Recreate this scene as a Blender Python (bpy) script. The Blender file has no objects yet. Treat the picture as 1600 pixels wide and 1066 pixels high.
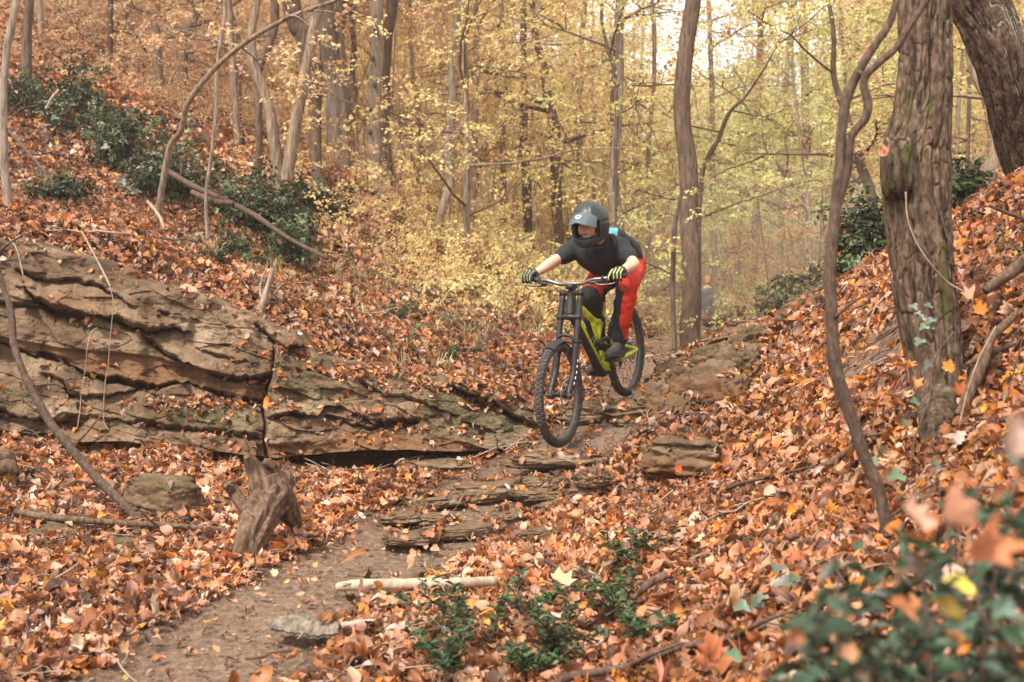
import bpy, bmesh, math, random
import numpy as np
from mathutils import Vector, Matrix, Euler
random.seed(7)
RNG = np.random.default_rng(11)
S = bpy.context.scene
COL = S.collection
FPX = 1867.0                       # focal length in pixels of the 1600 px wide photograph

# ------------------------------------------------------------------ camera, sky, sun, exposure
cam_d = bpy.data.cameras.new('camera')
cam_d.lens = FPX / 1600 * 36.0
cam_d.sensor_width = 36.0
cam_d.clip_start = 0.05
cam_d.clip_end = 2000
cam_d.dof.use_dof = True
cam_d.dof.focus_distance = 7.6
cam_d.dof.aperture_fstop = 2.8
cam = bpy.data.objects.new('camera', cam_d)
COL.objects.link(cam)
cam.location = (0, 0, 0)
cam.rotation_euler = (math.radians(90), 0, 0)
S.camera = cam

SUN_EL, SUN_AZ = 52.0, 215.0       # azimuth measured clockwise from +Y
world = bpy.data.worlds.new('World')
S.world = world
world.use_nodes = True
wn = world.node_tree
wn.nodes.clear()
w_out = wn.nodes.new('ShaderNodeOutputWorld')
w_bg = wn.nodes.new('ShaderNodeBackground')
w_sky = wn.nodes.new('ShaderNodeTexSky')
w_sky.sky_type = 'NISHITA'
w_sky.sun_disc = False
w_sky.sun_elevation = math.radians(SUN_EL)
w_sky.sun_rotation = math.radians(SUN_AZ)
w_mix = wn.nodes.new('ShaderNodeMix'); w_mix.data_type = 'RGBA'
w_mix.inputs[0].default_value = 0.86
w_no = wn.nodes.new('ShaderNodeTexNoise'); w_no.inputs['Scale'].default_value = 2.2
w_no.inputs['Detail'].default_value = 5
w_ramp = wn.nodes.new('ShaderNodeValToRGB')
w_ramp.color_ramp.elements[0].position = 0.3
w_ramp.color_ramp.elements[0].color = (8.6, 8.25, 8.1, 1)
w_ramp.color_ramp.elements[1].position = 0.75
w_ramp.color_ramp.elements[1].color = (11.2, 10.7, 10.4, 1)
wn.links.new(w_no.outputs['Fac'], w_ramp.inputs['Fac'])
wn.links.new(w_sky.outputs[0], w_mix.inputs[6])
wn.links.new(w_ramp.outputs['Color'], w_mix.inputs[7])
wn.links.new(w_mix.outputs[2], w_bg.inputs['Color'])
w_bg.inputs['Strength'].default_value = 0.11
wn.links.new(w_bg.outputs[0], w_out.inputs['Surface'])

sun_d = bpy.data.lights.new('sun', 'SUN')
sun_d.energy = 3.6
sun_d.angle = math.radians(10)
sun_d.color = (1.0, 0.93, 0.84)
sun = bpy.data.objects.new('sun', sun_d)
COL.objects.link(sun)
_a = math.radians(SUN_AZ); _e = math.radians(SUN_EL)
_dir = Vector((math.sin(_a) * math.cos(_e), math.cos(_a) * math.cos(_e), math.sin(_e)))
sun.rotation_euler = _dir.to_track_quat('Z', 'Y').to_euler()
sun.location = (0, 0, 20)

S.view_settings.view_transform = 'Standard'
S.view_settings.look = 'None'
S.view_settings.gamma = 1.0
S.view_settings.use_curve_mapping = False
S.view_settings.exposure = 1.02
S.render.engine = 'CYCLES'
S.cycles.max_bounces = 9
S.cycles.diffuse_bounces = 6
S.cycles.transmission_bounces = 6
S.cycles.use_denoising = True

# ------------------------------------------------------------------ maths helpers
def P(px, py, d):
    """world point that a pixel of the 1600 px photograph shows at distance d"""
    return Vector(((px - 800) / FPX * d, d, -(py - 533) / FPX * d))
def PA(l):
    return np.array([tuple(P(*q)) for q in l])

def _h(ix, iy, iz, seed):
    n = (ix.astype(np.int64) * 73856093) ^ (iy.astype(np.int64) * 19349663) ^ (iz.astype(np.int64) * 83492791) ^ (seed * 2654435761)
    n = (n ^ (n >> 13)) * 1274126177
    n = n & 0x7fffffff
    n = (n ^ (n >> 16)) * 668265263
    return ((n >> 5) & 0xffff) / 65535.0
def vnoise(p, seed=0):
    p = np.asarray(p, float)
    i = np.floor(p).astype(np.int64); f = p - i
    f = f * f * (3 - 2 * f)
    r = 0
    for a in (0, 1):
        for b in (0, 1):
            for c in (0, 1):
                w = (f[:, 0] if a else 1 - f[:, 0]) * (f[:, 1] if b else 1 - f[:, 1]) * (f[:, 2] if c else 1 - f[:, 2])
                r = r + w * _h(i[:, 0] + a, i[:, 1] + b, i[:, 2] + c, seed)
    return r * 2 - 1
def fbm(p, seed=0, oct=4, gain=.5):
    p = np.asarray(p, float); r = 0; a = 1; s = 0
    for o in range(oct):
        r = r + a * vnoise(p * (2.03 ** o) + o * 17.3, seed + o); s += a; a *= gain
    return r / s
def worley(p, seed=0):
    p = np.asarray(p, float)
    i = np.floor(p).astype(np.int64)
    f1 = np.full(len(p), 9.); f2 = np.full(len(p), 9.); cid = np.zeros(len(p))
    for a in (-1, 0, 1):
        for b in (-1, 0, 1):
            for c in (-1, 0, 1):
                cx, cy, cz = i[:, 0] + a, i[:, 1] + b, i[:, 2] + c
                qx = cx + _h(cx, cy, cz, seed); qy = cy + _h(cx, cy, cz, seed + 1); qz = cz + _h(cx, cy, cz, seed + 2)
                d = np.sqrt((p[:, 0] - qx) ** 2 + (p[:, 1] - qy) ** 2 + (p[:, 2] - qz) ** 2)
                nf = d < f1
                f2 = np.where(nf, f1, np.minimum(f2, d))
                cid = np.where(nf, _h(cx, cy, cz, seed + 3), cid)
                f1 = np.where(nf, d, f1)
    return f1, f2, cid
def xyz(x, y, z=0.):
    x = np.asarray(x, float); return np.stack([x, np.asarray(y, float) + 0 * x, np.asarray(z, float) + 0 * x], 1)
def sstep(a, b, x):
    t = np.clip((x - a) / (b - a), 0, 1); return t * t * (3 - 2 * t)
def curve(pts, n):
    """Catmull-Rom through rows of pts, n samples"""
    p = np.asarray(pts, float)
    if len(p) == 2:
        t = np.linspace(0, 1, n)[:, None]; return p[0] * (1 - t) + p[1] * t
    q = np.vstack([2 * p[0] - p[1], p, 2 * p[-1] - p[-2]])
    t = np.linspace(0, len(p) - 1 - 1e-9, n); k = t.astype(int); u = (t - k)[:, None]
    a, b, c, d = q[k], q[k + 1], q[k + 2], q[k + 3]
    return .5 * (2 * b + (c - a) * u + (2 * a - 5 * b + 4 * c - d) * u * u + (3 * b - a - 3 * c + d) * u ** 3)

# ------------------------------------------------------------------ mesh helpers
def mesh_np(name, V, Q=None, T=None, mats=(), matidx=None, smooth=True, attrs=None):
    me = bpy.data.meshes.new(name)
    V = np.asarray(V, np.float32)
    fl = []; st = []; n = 0
    if Q is not None and len(Q):
        Q = np.asarray(Q, np.int32); fl.append(Q.ravel()); st.append(np.arange(len(Q)) * 4); n = len(Q) * 4
    if T is not None and len(T):
        T = np.asarray(T, np.int32); fl.append(T.ravel()); st.append(n + np.arange(len(T)) * 3)
    me.vertices.add(len(V)); me.vertices.foreach_set('co', V.ravel())
    if fl:
        fl = np.concatenate(fl).astype(np.int32); st = np.concatenate(st).astype(np.int32)
        me.loops.add(len(fl)); me.loops.foreach_set('vertex_index', fl)
        me.polygons.add(len(st)); me.polygons.foreach_set('loop_start', st)
        if matidx is not None:
            me.polygons.foreach_set('material_index', np.asarray(matidx, np.int32))
        me.polygons.foreach_set('use_smooth', np.full(len(st), bool(smooth)))
    for m in mats: me.materials.append(m)
    if attrs:
        for k, (ty, dom, arr) in attrs.items():
            at = me.attributes.new(k, ty, dom)
            arr = np.asarray(arr)
            at.data.foreach_set('vector' if ty == 'FLOAT_VECTOR' else 'value', arr.ravel().astype(np.int32 if ty == 'INT' else np.float32))
    me.update(calc_edges=True)
    return me
def link(name, me, parent=None):
    o = bpy.data.objects.new(name, me); COL.objects.link(o)
    if parent is not None:
        o.parent = parent
        if not parent.get('_local'):
            o.matrix_parent_inverse = parent.matrix_basis.inverted()
    return o
def tag(o, label=None, cat=None, group=None, kind=None):
    if label: o['label'] = label
    if cat: o['category'] = cat
    if group: o['group'] = group
    if kind: o['kind'] = kind
    return o
def empty(name, loc, label=None, cat=None, group=None):
    o = bpy.data.objects.new(name, None); COL.objects.link(o); o.location = loc
    o.empty_display_size = .1
    return tag(o, label, cat, group)
class MB:
    """collects tubes, boxes ... as one mesh"""
    def __init__(s): s.V = []; s.Q = []; s.T = []; s.n = 0; s.mi = []; s.mt = []; s.cur = 0
    def add(s, V, Q=None, T=None):
        V = np.asarray(V, float); s.V.append(V)
        if Q is not None and len(Q): s.Q.append(np.asarray(Q) + s.n); s.mi += [s.cur] * len(Q)
        if T is not None and len(T): s.T.append(np.asarray(T) + s.n); s.mt += [s.cur] * len(T)
        s.n += len(V)
    def tube(s, pts, rad, seg=8, n=None, caps=True, flat=None, up=None, disp=None):
        p = np.asarray(pts, float); r = np.atleast_1d(np.asarray(rad, float))
        if len(r) == 1: r = np.repeat(r, len(p))
        if n:
            c = curve(np.hstack([p, r[:, None]]), n); p, r = c[:, :3], np.maximum(c[:, 3], 1e-4)
        t = np.gradient(p, axis=0); t /= np.linalg.norm(t, axis=1)[:, None] + 1e-12
        a = np.array(up if up is not None else (0, 0, 1.)) if abs(t[0, 2]) < .9 or up is not None else np.array((1., 0, 0))
        u = np.cross(t[0], a); u /= np.linalg.norm(u) + 1e-12
        U = []
        for k in range(len(p)):
            u = u - t[k] * np.dot(u, t[k]); u /= np.linalg.norm(u) + 1e-12; U.append(u)
        U = np.array(U); W = np.cross(t, U)
        th = np.linspace(0, 2 * math.pi, seg, endpoint=False)
        fx = 1.0 if flat is None else flat
        R = r[:, None] * np.ones(seg)
        if disp is not None: R = R + disp(p, th, r)
        V = p[:, None, :] + R[:, :, None] * (np.cos(th)[None, :, None] * U[:, None, :] + fx * np.sin(th)[None, :, None] * W[:, None, :])
        m = len(p)
        i = np.arange(m - 1)[:, None] * seg; j = np.arange(seg)[None, :]; j2 = (j + 1) % seg
        Q = np.stack([i + j, i + j2, i + seg + j2, i + seg + j], -1).reshape(-1, 4)
        V = V.reshape(-1, 3)
        T = []
        if caps:
            V = np.vstack([V, p[0], p[-1]])
            for k in range(seg):
                T.append((m * seg, (k + 1) % seg, k)); T.append((m * seg + 1, (m - 1) * seg + k, (m - 1) * seg + (k + 1) % seg))
        s.add(V, Q, T)
    def box(s, c, size, M=None):
        sx, sy, sz = [q / 2 for q in size]
        v = np.array([(x, y, z) for x in (-sx, sx) for y in (-sy, sy) for z in (-sz, sz)])
        if M is not None: v = v @ np.array(M).T
        s.add(v + np.array(c), [(0, 1, 3, 2), (4, 6, 7, 5), (0, 4, 5, 1), (2, 3, 7, 6), (0, 2, 6, 4), (1, 5, 7, 3)])
    def ball(s, c, r, seg=12, M=None, rings=8):
        r = np.array(r) * np.ones(3)
        ph = np.linspace(0, math.pi, rings + 1)[1:-1]; th = np.linspace(0, 2 * math.pi, seg, endpoint=False)
        V = np.stack([np.sin(ph)[:, None] * np.cos(th), np.sin(ph)[:, None] * np.sin(th), np.cos(ph)[:, None] + 0 * th], -1).reshape(-1, 3)
        V = np.vstack([V, (0, 0, 1), (0, 0, -1)]) * r
        if M is not None: V = V @ np.array(M).T
        m = rings - 1
        i = np.arange(m - 1)[:, None] * seg; j = np.arange(seg)[None, :]; j2 = (j + 1) % seg
        Q = np.stack([i + j, i + seg + j, i + seg + j2, i + j2], -1).reshape(-1, 4)
        T = []
        for k in range(seg):
            T.append((m * seg, k, (k + 1) % seg)); T.append((m * seg + 1, (m - 1) * seg + (k + 1) % seg, (m - 1) * seg + k))
        s.add(V + np.array(c), Q, T)
    def lathe(s, prof, c, ax, seg=48, closed=True):
        """prof rows (radius, along axis)"""
        ax = np.array(ax, float); ax /= np.linalg.norm(ax)
        a = np.array((1., 0, 0)) if abs(ax[0]) < .8 else np.array((0, 0, 1.))
        u = np.cross(ax, a); u /= np.linalg.norm(u); w = np.cross(ax, u)
        th = np.linspace(0, 2 * math.pi, seg, endpoint=False); m = len(prof)
        pr = np.array(prof)
        V = np.array(c) + pr[:, 0][:, None, None] * (np.cos(th)[None, :, None] * u + np.sin(th)[None, :, None] * w) + pr[:, 1][:, None, None] * ax
        k = m if closed else m - 1
        i = (np.arange(k))[:, None]; i2 = (i + 1) % m; j = np.arange(seg)[None, :]; j2 = (j + 1) % seg
        Q = np.stack([i * seg + j, i * seg + j2, i2 * seg + j2, i2 * seg + j], -1).reshape(-1, 4)
        s.add(V.reshape(-1, 3), Q)
    def mesh(s, name, mats, smooth=True):
        V = np.vstack(s.V) if s.V else np.zeros((0, 3))
        Q = np.vstack(s.Q) if s.Q else None; T = np.vstack(s.T) if s.T else None
        if not isinstance(mats, (list, tuple)): mats = [mats]
        mi = (s.mi + s.mt) if len(mats) > 1 else None
        return mesh_np(name, V, Q, T, mats, mi, smooth)
    def build(s, name, mats, parent=None, smooth=True):
        return link(name, s.mesh(name, mats, smooth), parent)

def blob(shapes, voxel, smooth=4, disp=None):
    """shapes: ('c', p0, p1, r0, r1) tapered capsules and ('e', centre, radii, M) ellipsoids fused to one continuous surface"""
    mb = MB()
    for s in shapes:
        if s[0] == 'c':
            p0, p1, r0, r1 = [np.array(q, float) for q in s[1:5]]
            n = 7; t = np.linspace(0, 1, n)[:, None]
            mb.tube(p0 * (1 - t) + p1 * t, (r0 * (1 - t) + r1 * t)[:, 0], 14)
            mb.ball(p0, float(r0), 14); mb.ball(p1, float(r1), 14)
        else:
            mb.ball(s[1], s[2], 24, s[3] if len(s) > 3 else None, 16)
    me = mb.mesh('tmp', [])
    o = bpy.data.objects.new('tmp', me); COL.objects.link(o)
    m = o.modifiers.new('r', 'REMESH'); m.mode = 'VOXEL'; m.voxel_size = voxel; m.use_smooth_shade = True
    if smooth:
        m = o.modifiers.new('s', 'SMOOTH'); m.iterations = smooth; m.factor = .5
    dg = bpy.context.evaluated_depsgraph_get()
    out = bpy.data.meshes.new_from_object(o.evaluated_get(dg))
    bpy.data.objects.remove(o); bpy.data.meshes.remove(me)
    out.polygons.foreach_set('use_smooth', np.ones(len(out.polygons), bool))
    if disp is not None:
        V = np.empty(len(out.vertices) * 3, np.float32); out.vertices.foreach_get('co', V); V = V.reshape(-1, 3)
        N = np.empty(len(V) * 3, np.float32); out.vertex_normals.foreach_get('vector', N); N = N.reshape(-1, 3)
        V = V + N * disp(V)[:, None]
        out.vertices.foreach_set('co', V.astype(np.float32).ravel()); out.update()
    return out
def vco(me):
    V = np.empty(len(me.vertices) * 3, np.float32); me.vertices.foreach_get('co', V); return V.reshape(-1, 3)
def fco(me):
    V = np.empty(len(me.polygons) * 3, np.float32); me.polygons.foreach_get('center', V)
    N = np.empty(len(me.polygons) * 3, np.float32); me.polygons.foreach_get('normal', N)
    return V.reshape(-1, 3), N.reshape(-1, 3)

# ------------------------------------------------------------------ materials
def mat_base(name):
    m = bpy.data.materials.new(name); m.use_nodes = True
    nt = m.node_tree; nt.nodes.clear()
    out = nt.nodes.new('ShaderNodeOutputMaterial'); b = nt.nodes.new('ShaderNodeBsdfPrincipled')
    nt.links.new(b.outputs[0], out.inputs['Surface'])
    return m, nt, b, out
def nd(nt, ty, **kw):
    n = nt.nodes.new(ty)
    for k, v in kw.items(): setattr(n, k, v)
    return n
def noise(nt, vec, scale, detail=5, rough=.55, dist=0.):
    n = nd(nt, 'ShaderNodeTexNoise'); n.inputs['Scale'].default_value = scale; n.inputs['Detail'].default_value = detail
    n.inputs['Roughness'].default_value = rough; n.inputs['Distortion'].default_value = dist
    if vec is not None: nt.links.new(vec, n.inputs['Vector'])
    return n.outputs['Fac']
def ramp(nt, fac, stops):
    r = nd(nt, 'ShaderNodeValToRGB'); e = r.color_ramp.elements
    while len(e) < len(stops): e.new(.5)
    for el, (p, c) in zip(e, stops): el.position = p; el.color = (*c, 1) if len(c) == 3 else c
    nt.links.new(fac, r.inputs['Fac']); return r.outputs['Color']
def mixc(nt, fac, a, b, mode='MIX'):
    m = nd(nt, 'ShaderNodeMix', data_type='RGBA', blend_type=mode)
    for sock, v in ((m.inputs[0], fac), (m.inputs[6], a), (m.inputs[7], b)):
        if hasattr(v, 'links') or hasattr(v, 'is_output'): nt.links.new(v, sock)
        elif isinstance(v, (int, float)): sock.default_value = v
        else: sock.default_value = (*v, 1)
    return m.outputs[2]
def coords(nt, scale=(1, 1, 1), kind='Object', rot=(0, 0, 0)):
    tc = nd(nt, 'ShaderNodeTexCoord'); mp = nd(nt, 'ShaderNodeMapping')
    mp.inputs['Scale'].default_value = scale; mp.inputs['Rotation'].default_value = rot
    nt.links.new(tc.outputs[kind], mp.inputs['Vector']); return mp.outputs[0]
def bump(nt, b, h, strength=.5, dist=.01):
    n = nd(nt, 'ShaderNodeBump'); n.inputs['Strength'].default_value = strength; n.inputs['Distance'].default_value = dist
    nt.links.new(h, n.inputs['Height']); nt.links.new(n.outputs[0], b.inputs['Normal'])
def plain(name, col, rough=.6, metal=0., var=.15, vs=30., bmp=0., bs=200., spec=.3, sheen=0.):
    m, nt, b, out = mat_base(name)
    v = coords(nt)
    f = noise(nt, v, vs, 4)
    c = ramp(nt, f, [(.3, tuple(max(0, q * (1 - var)) for q in col)), (.7, tuple(min(1, q * (1 + var)) for q in col))])
    nt.links.new(c, b.inputs['Base Color'])
    b.inputs['Roughness'].default_value = rough; b.inputs['Metallic'].default_value = metal
    b.inputs['Specular IOR Level'].default_value = spec
    if sheen: b.inputs['Sheen Weight'].default_value = sheen
    if bmp: bump(nt, b, noise(nt, v, bs, 3), bmp, .002)
    return m

def leaf_material(name, trans=.35, rough=.5, spec=.35, vein=True):
    """colour comes from each instance (lc) and varies from leaf to leaf (lv)"""
    m, nt, b, out = mat_base(name)
    at = nd(nt, 'ShaderNodeAttribute', attribute_type='INSTANCER', attribute_name='lc')
    lv = nd(nt, 'ShaderNodeAttribute', attribute_type='GEOMETRY', attribute_name='lv')
    hsv = nd(nt, 'ShaderNodeHueSaturation')
    mr = nd(nt, 'ShaderNodeMapRange'); mr.inputs['To Min'].default_value = .55; mr.inputs['To Max'].default_value = 1.45
    nt.links.new(lv.outputs['Fac'], mr.inputs['Value']); nt.links.new(mr.outputs[0], hsv.inputs['Value'])
    mh = nd(nt, 'ShaderNodeMapRange'); mh.inputs['To Min'].default_value = .482; mh.inputs['To Max'].default_value = .518
    nt.links.new(lv.outputs['Fac'], mh.inputs['Value']); nt.links.new(mh.outputs[0], hsv.inputs['Hue'])
    nt.links.new(at.outputs['Color'], hsv.inputs['Color'])
    n = noise(nt, coords(nt), 45 if vein else 8, 4)
    c = mixc(nt, .55, hsv.outputs[0], ramp(nt, n, [(.3, (.55, .5, .45)), (.65, (1.1, 1.1, 1.1))]), 'MULTIPLY')
    nt.links.new(c, b.inputs['Base Color'])
    b.inputs['Roughness'].default_value = rough; b.inputs['Specular IOR Level'].default_value = spec
    tr = nd(nt, 'ShaderNodeBsdfTranslucent'); nt.links.new(c, tr.inputs['Color'])
    mx = nd(nt, 'ShaderNodeMixShader'); mx.inputs[0].default_value = trans
    nt.links.new(b.outputs[0], mx.inputs[1]); nt.links.new(tr.outputs[0], mx.inputs[2])
    nt.links.new(mx.outputs[0], out.inputs['Surface'])
    return m

def bark_material(name, c0, c1, c2, scale=1., moss=None, zs=.18, bd=.02, bs=.8, warm=None):
    m, nt, b, out = mat_base(name)
    v = coords(nt, (1, 1, zs))
    n1 = noise(nt, v, 38 * scale, 7, .62, .3)
    n2 = noise(nt, v, 9 * scale, 4)
    c = ramp(nt, n1, [(.28, c0), (.5, c1), (.74, c2)])
    c = mixc(nt, .5, c, ramp(nt, n2, [(.3, (.6, .58, .55)), (.7, (1.15, 1.15, 1.12))]), 'MULTIPLY')
    if moss:
        n3 = noise(nt, coords(nt, (1, 1, .6)), 5, 6, .65)
        f = ramp(nt, n3, [(.53, (0, 0, 0)), (.64, (1, 1, 1))])
        c = mixc(nt, f, c, moss)
    if warm:
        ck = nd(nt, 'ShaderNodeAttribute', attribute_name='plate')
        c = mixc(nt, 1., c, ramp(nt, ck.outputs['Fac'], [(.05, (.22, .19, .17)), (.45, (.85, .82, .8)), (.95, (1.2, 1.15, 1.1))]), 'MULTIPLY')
    nt.links.new(c, b.inputs['Base Color']); b.inputs['Roughness'].default_value = .88
    b.inputs['Specular IOR Level'].default_value = .2
    bump(nt, b, n1, bs, bd)
    return m

M = {}
M['leaf'] = leaf_material('dry_leaf', .22, .5, .35)
M['foliage'] = leaf_material('tree_leaf', .58, .5, .3, False)
M['green_leaf'] = leaf_material('evergreen_leaf', .15, .42, .32, False)
M['bark_grey'] = bark_material('grey_bark', (.10, .075, .055), (.26, .205, .155), (.42, .35, .28))
M['bark_tan'] = bark_material('tan_bark', (.08, .055, .04), (.23, .165, .115), (.38, .29, .21))
M['bark_brown'] = bark_material('brown_bark', (.04, .027, .02), (.12, .08, .055), (.21, .148, .108))
M['bark_dark'] = bark_material('dark_bark', (.04, .028, .022), (.11, .075, .055), (.2, .15, .115))
M['bark_oak'] = bark_material('furrowed_bark', (.020, .013, .009), (.090, .060, .040), (.22, .16, .11), 1.0, None, .5, .012, .7, warm=True)
M['bark_fissured'] = bark_material('fissured_grey_bark', (.06, .05, .04), (.22, .18, .14), (.36, .30, .24), .6, None, .12, .04, 1.)
M['wood_dead'] = bark_material('weathered_wood', (.028, .017, .011), (.115, .070, .044), (.235, .16, .11), 1.2, None, .25, .01, .8)
M['wood_pale'] = bark_material('bare_pale_wood', (.20, .14, .10), (.40, .30, .22), (.52, .42, .33), 1., None, .3, .006, .5)
M['twig'] = bark_material('twig_bark', (.035, .022, .016), (.085, .056, .040), (.17, .12, .085), 2., None, .4, .003, .5)
M['vine'] = plain('pale_vine', (.27, .20, .145), .8, var=.25)

def rock_material():
    m, nt, b, out = mat_base('layered_rock')
    v = coords(nt, (1, 1, 1.5), rot=(0, math.radians(14), 0))
    n1 = noise(nt, v, 2.2, 8, .62, .4); n2 = noise(nt, v, 14, 9, .68, .2); n3 = noise(nt, coords(nt), 60, 7, .75)
    c = ramp(nt, n1, [(.28, (.058, .037, .025)), (.45, (.135, .086, .052)), (.58, (.215, .148, .093)), (.74, (.37, .285, .20))])
    c = mixc(nt, .75, c, ramp(nt, n2, [(.26, (.45, .43, .41)), (.45, (.95, .93, .9)), (.72, (1.25, 1.22, 1.18))]), 'MULTIPLY')
    c = mixc(nt, .5, c, ramp(nt, n3, [(.35, (.6, .6, .6)), (.6, (1.15, 1.15, 1.15))]), 'MULTIPLY')
    am = nd(nt, 'ShaderNodeAttribute', attribute_name='moss'); aw = nd(nt, 'ShaderNodeAttribute', attribute_name='warm')
    wf = mixc(nt, 1., aw.outputs['Color'], ramp(nt, n2, [(.2, (.45, .45, .45)), (.6, (1, 1, 1))]), 'MULTIPLY')
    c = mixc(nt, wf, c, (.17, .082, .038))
    mf = mixc(nt, 1., am.outputs['Color'], ramp(nt, noise(nt, coords(nt), 22, 7, .7), [(.34, (0, 0, 0)), (.52, (1, 1, 1))]), 'MULTIPLY')
    c = mixc(nt, mf, c, ramp(nt, noise(nt, coords(nt), 60, 4), [(.3, (.035, .034, .013)), (.7, (.115, .105, .045))]))
    nt.links.new(c, b.inputs['Base Color']); b.inputs['Roughness'].default_value = .9; b.inputs['Specular IOR Level'].default_value = .2
    ad = nd(nt, 'ShaderNodeMath', operation='ADD'); nt.links.new(n2, ad.inputs[0])
    mu = nd(nt, 'ShaderNodeMath', operation='MULTIPLY'); mu.inputs[1].default_value = .35; nt.links.new(n3, mu.inputs[0]); nt.links.new(mu.outputs[0], ad.inputs[1])
    bump(nt, b, ad.outputs[0], .9, .025)
    return m
M['rock'] = rock_material()

def soil_material():
    m, nt, b, out = mat_base('forest_soil')
    v = coords(nt)
    n1 = noise(nt, v, 1.3, 6, .6); n2 = noise(nt, v, 26, 8, .7); n3 = noise(nt, v, 120, 4, .7)
    dirt = ramp(nt, n2, [(.3, (.085, .054, .036)), (.5, (.185, .125, .085)), (.72, (.31, .225, .16))])
    lit = ramp(nt, n2, [(.3, (.03, .017, .010)), (.5, (.10, .052, .030)), (.7, (.20, .11, .065))])
    at = nd(nt, 'ShaderNodeAttribute', attribute_name='bare')
    c = mixc(nt, at.outputs['Fac'], lit, dirt)
    c = mixc(nt, .45, c, ramp(nt, n1, [(.3, (.65, .62, .6)), (.7, (1.2, 1.18, 1.15))]), 'MULTIPLY')
    c = mixc(nt, .5, c, ramp(nt, n3, [(.35, (.6, .6, .6)), (.62, (1.2, 1.2, 1.2))]), 'MULTIPLY')
    nt.links.new(c, b.inputs['Base Color']); b.inputs['Roughness'].default_value = .95; b.inputs['Specular IOR Level'].default_value = .15
    bump(nt, b, n2, .9, .03)
    return m
M['soil'] = soil_material()

# ------------------------------------------------------------------ terrain height from surveyed points
CP = [(800,1066,4.4),(0,1066,4.6),(400,1066,4.4),(1200,1066,3.7),(1400,1066,3.1),(1600,1066,2.6),
 (650,915,5.6),(300,1000,4.9),(0,900,5.8),(150,850,6.2),(0,750,7.3),(280,780,7.1),(0,692,7.9),(250,704,7.9),(450,742,7.8),(600,749,7.8),
 (872,701,8.0),(750,732,7.8),(700,800,6.9),(560,860,6.2),(900,760,7.2),(985,621,9.12),(940,645,8.7),(930,600,9.8),(830,700,8.1),
 (1000,850,5.8),(1000,950,5.0),(1200,850,5.2),(1200,750,6.2),(1100,760,6.6),(1050,700,7.5),(1060,650,8.2),
 (1300,850,4.6),(1400,750,5.0),(1500,700,4.9),(1600,650,4.8),(1600,800,3.7),(1450,640,5.5),(1550,500,5.6),(1600,400,6.0),(1600,290,7.0),(1500,340,7.2),
 (1370,412,8.5),(1300,560,7.3),(1200,600,8.0),(1200,660,7.3),(1300,462,9.0),(1200,508,10.5),(1140,533,11.5),
 (1000,572,11.5),(1080,556,13.5),(1097,547,18),(1095,549,22),(1100,549,26),(1100,549,30),(850,592,9.9),(850,540,11.),(850,485,13.5),(800,440,16),(950,560,12.5),(980,520,16),(1000,480,22),
 (780,630,9.0),(830,656,8.7),(650,620,8.8),(560,602,8.75),(480,570,8.75),(400,518,8.75),(280,468,8.75),(150,418,8.65),(0,396,8.5),(-200,360,8.4),
 (500,480,10.5),(650,505,11),(600,400,13.5),(700,350,17),(500,330,14),(400,300,14),(300,350,11.5),(150,300,11.5),(100,250,12.5),(0,200,13),
 (250,265,13),(0,110,16),(200,160,17),(550,280,18),(600,240,28),(200,60,28),(850,395,30),(380,420,10.2),(150,370,9.6)]
CW = [tuple(P(*c)) for c in CP]
for px, py, d in [(-200,672,8.25),(0,684,8.3),(150,696,8.3),(280,706,8.3),(430,750,8.35),(560,752,8.4),(700,736,8.4)]:
    CW.append(tuple(P(px, py, d)))           # the ground runs on under the ledge
CW += [(0,0,-1.32),(-3,0,-1.35),(2,0,-.72),(1.1,1.2,-.78),(0,2.5,-1.3),(-2,2.5,-1.33),(4,0,.1),(4,3,.75),(5,6,1.5),(-6,3,-1.2),(-6,8,-.55),(-8,12,2.6),(-12,8,1.),(-14,14,5),
 (3.5,12,.66),(5,9,1.55),(6,15,1.5),(6,20,.5),(9,20,2.2),(9,10,3.2),(12,30,3.4),(4.8,45,.9),(0,60,5),(20,60,5),(-30,60,19),(-25,30,13),(30,30,11),(15,100,9),(60,60,15),(-60,60,26),(60,0,8),(-60,0,3),(0,-20,-3),(0,110,10),(-60,110,28),(70,110,20)]
CW = np.array(CW)
_D = np.linalg.norm(CW[:, None, :2] - CW[None, :, :2], axis=2)
_n = len(CW)
_A = np.zeros((_n + 3, _n + 3)); _A[:_n, :_n] = _D - np.eye(_n) * .02
_A[:_n, _n] = 1; _A[:_n, _n + 1:] = CW[:, :2]; _A[_n, :_n] = 1; _A[_n + 1:, :_n] = CW[:, :2].T
_w = np.linalg.solve(_A, np.concatenate([CW[:, 2], np.zeros(3)]))

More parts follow.
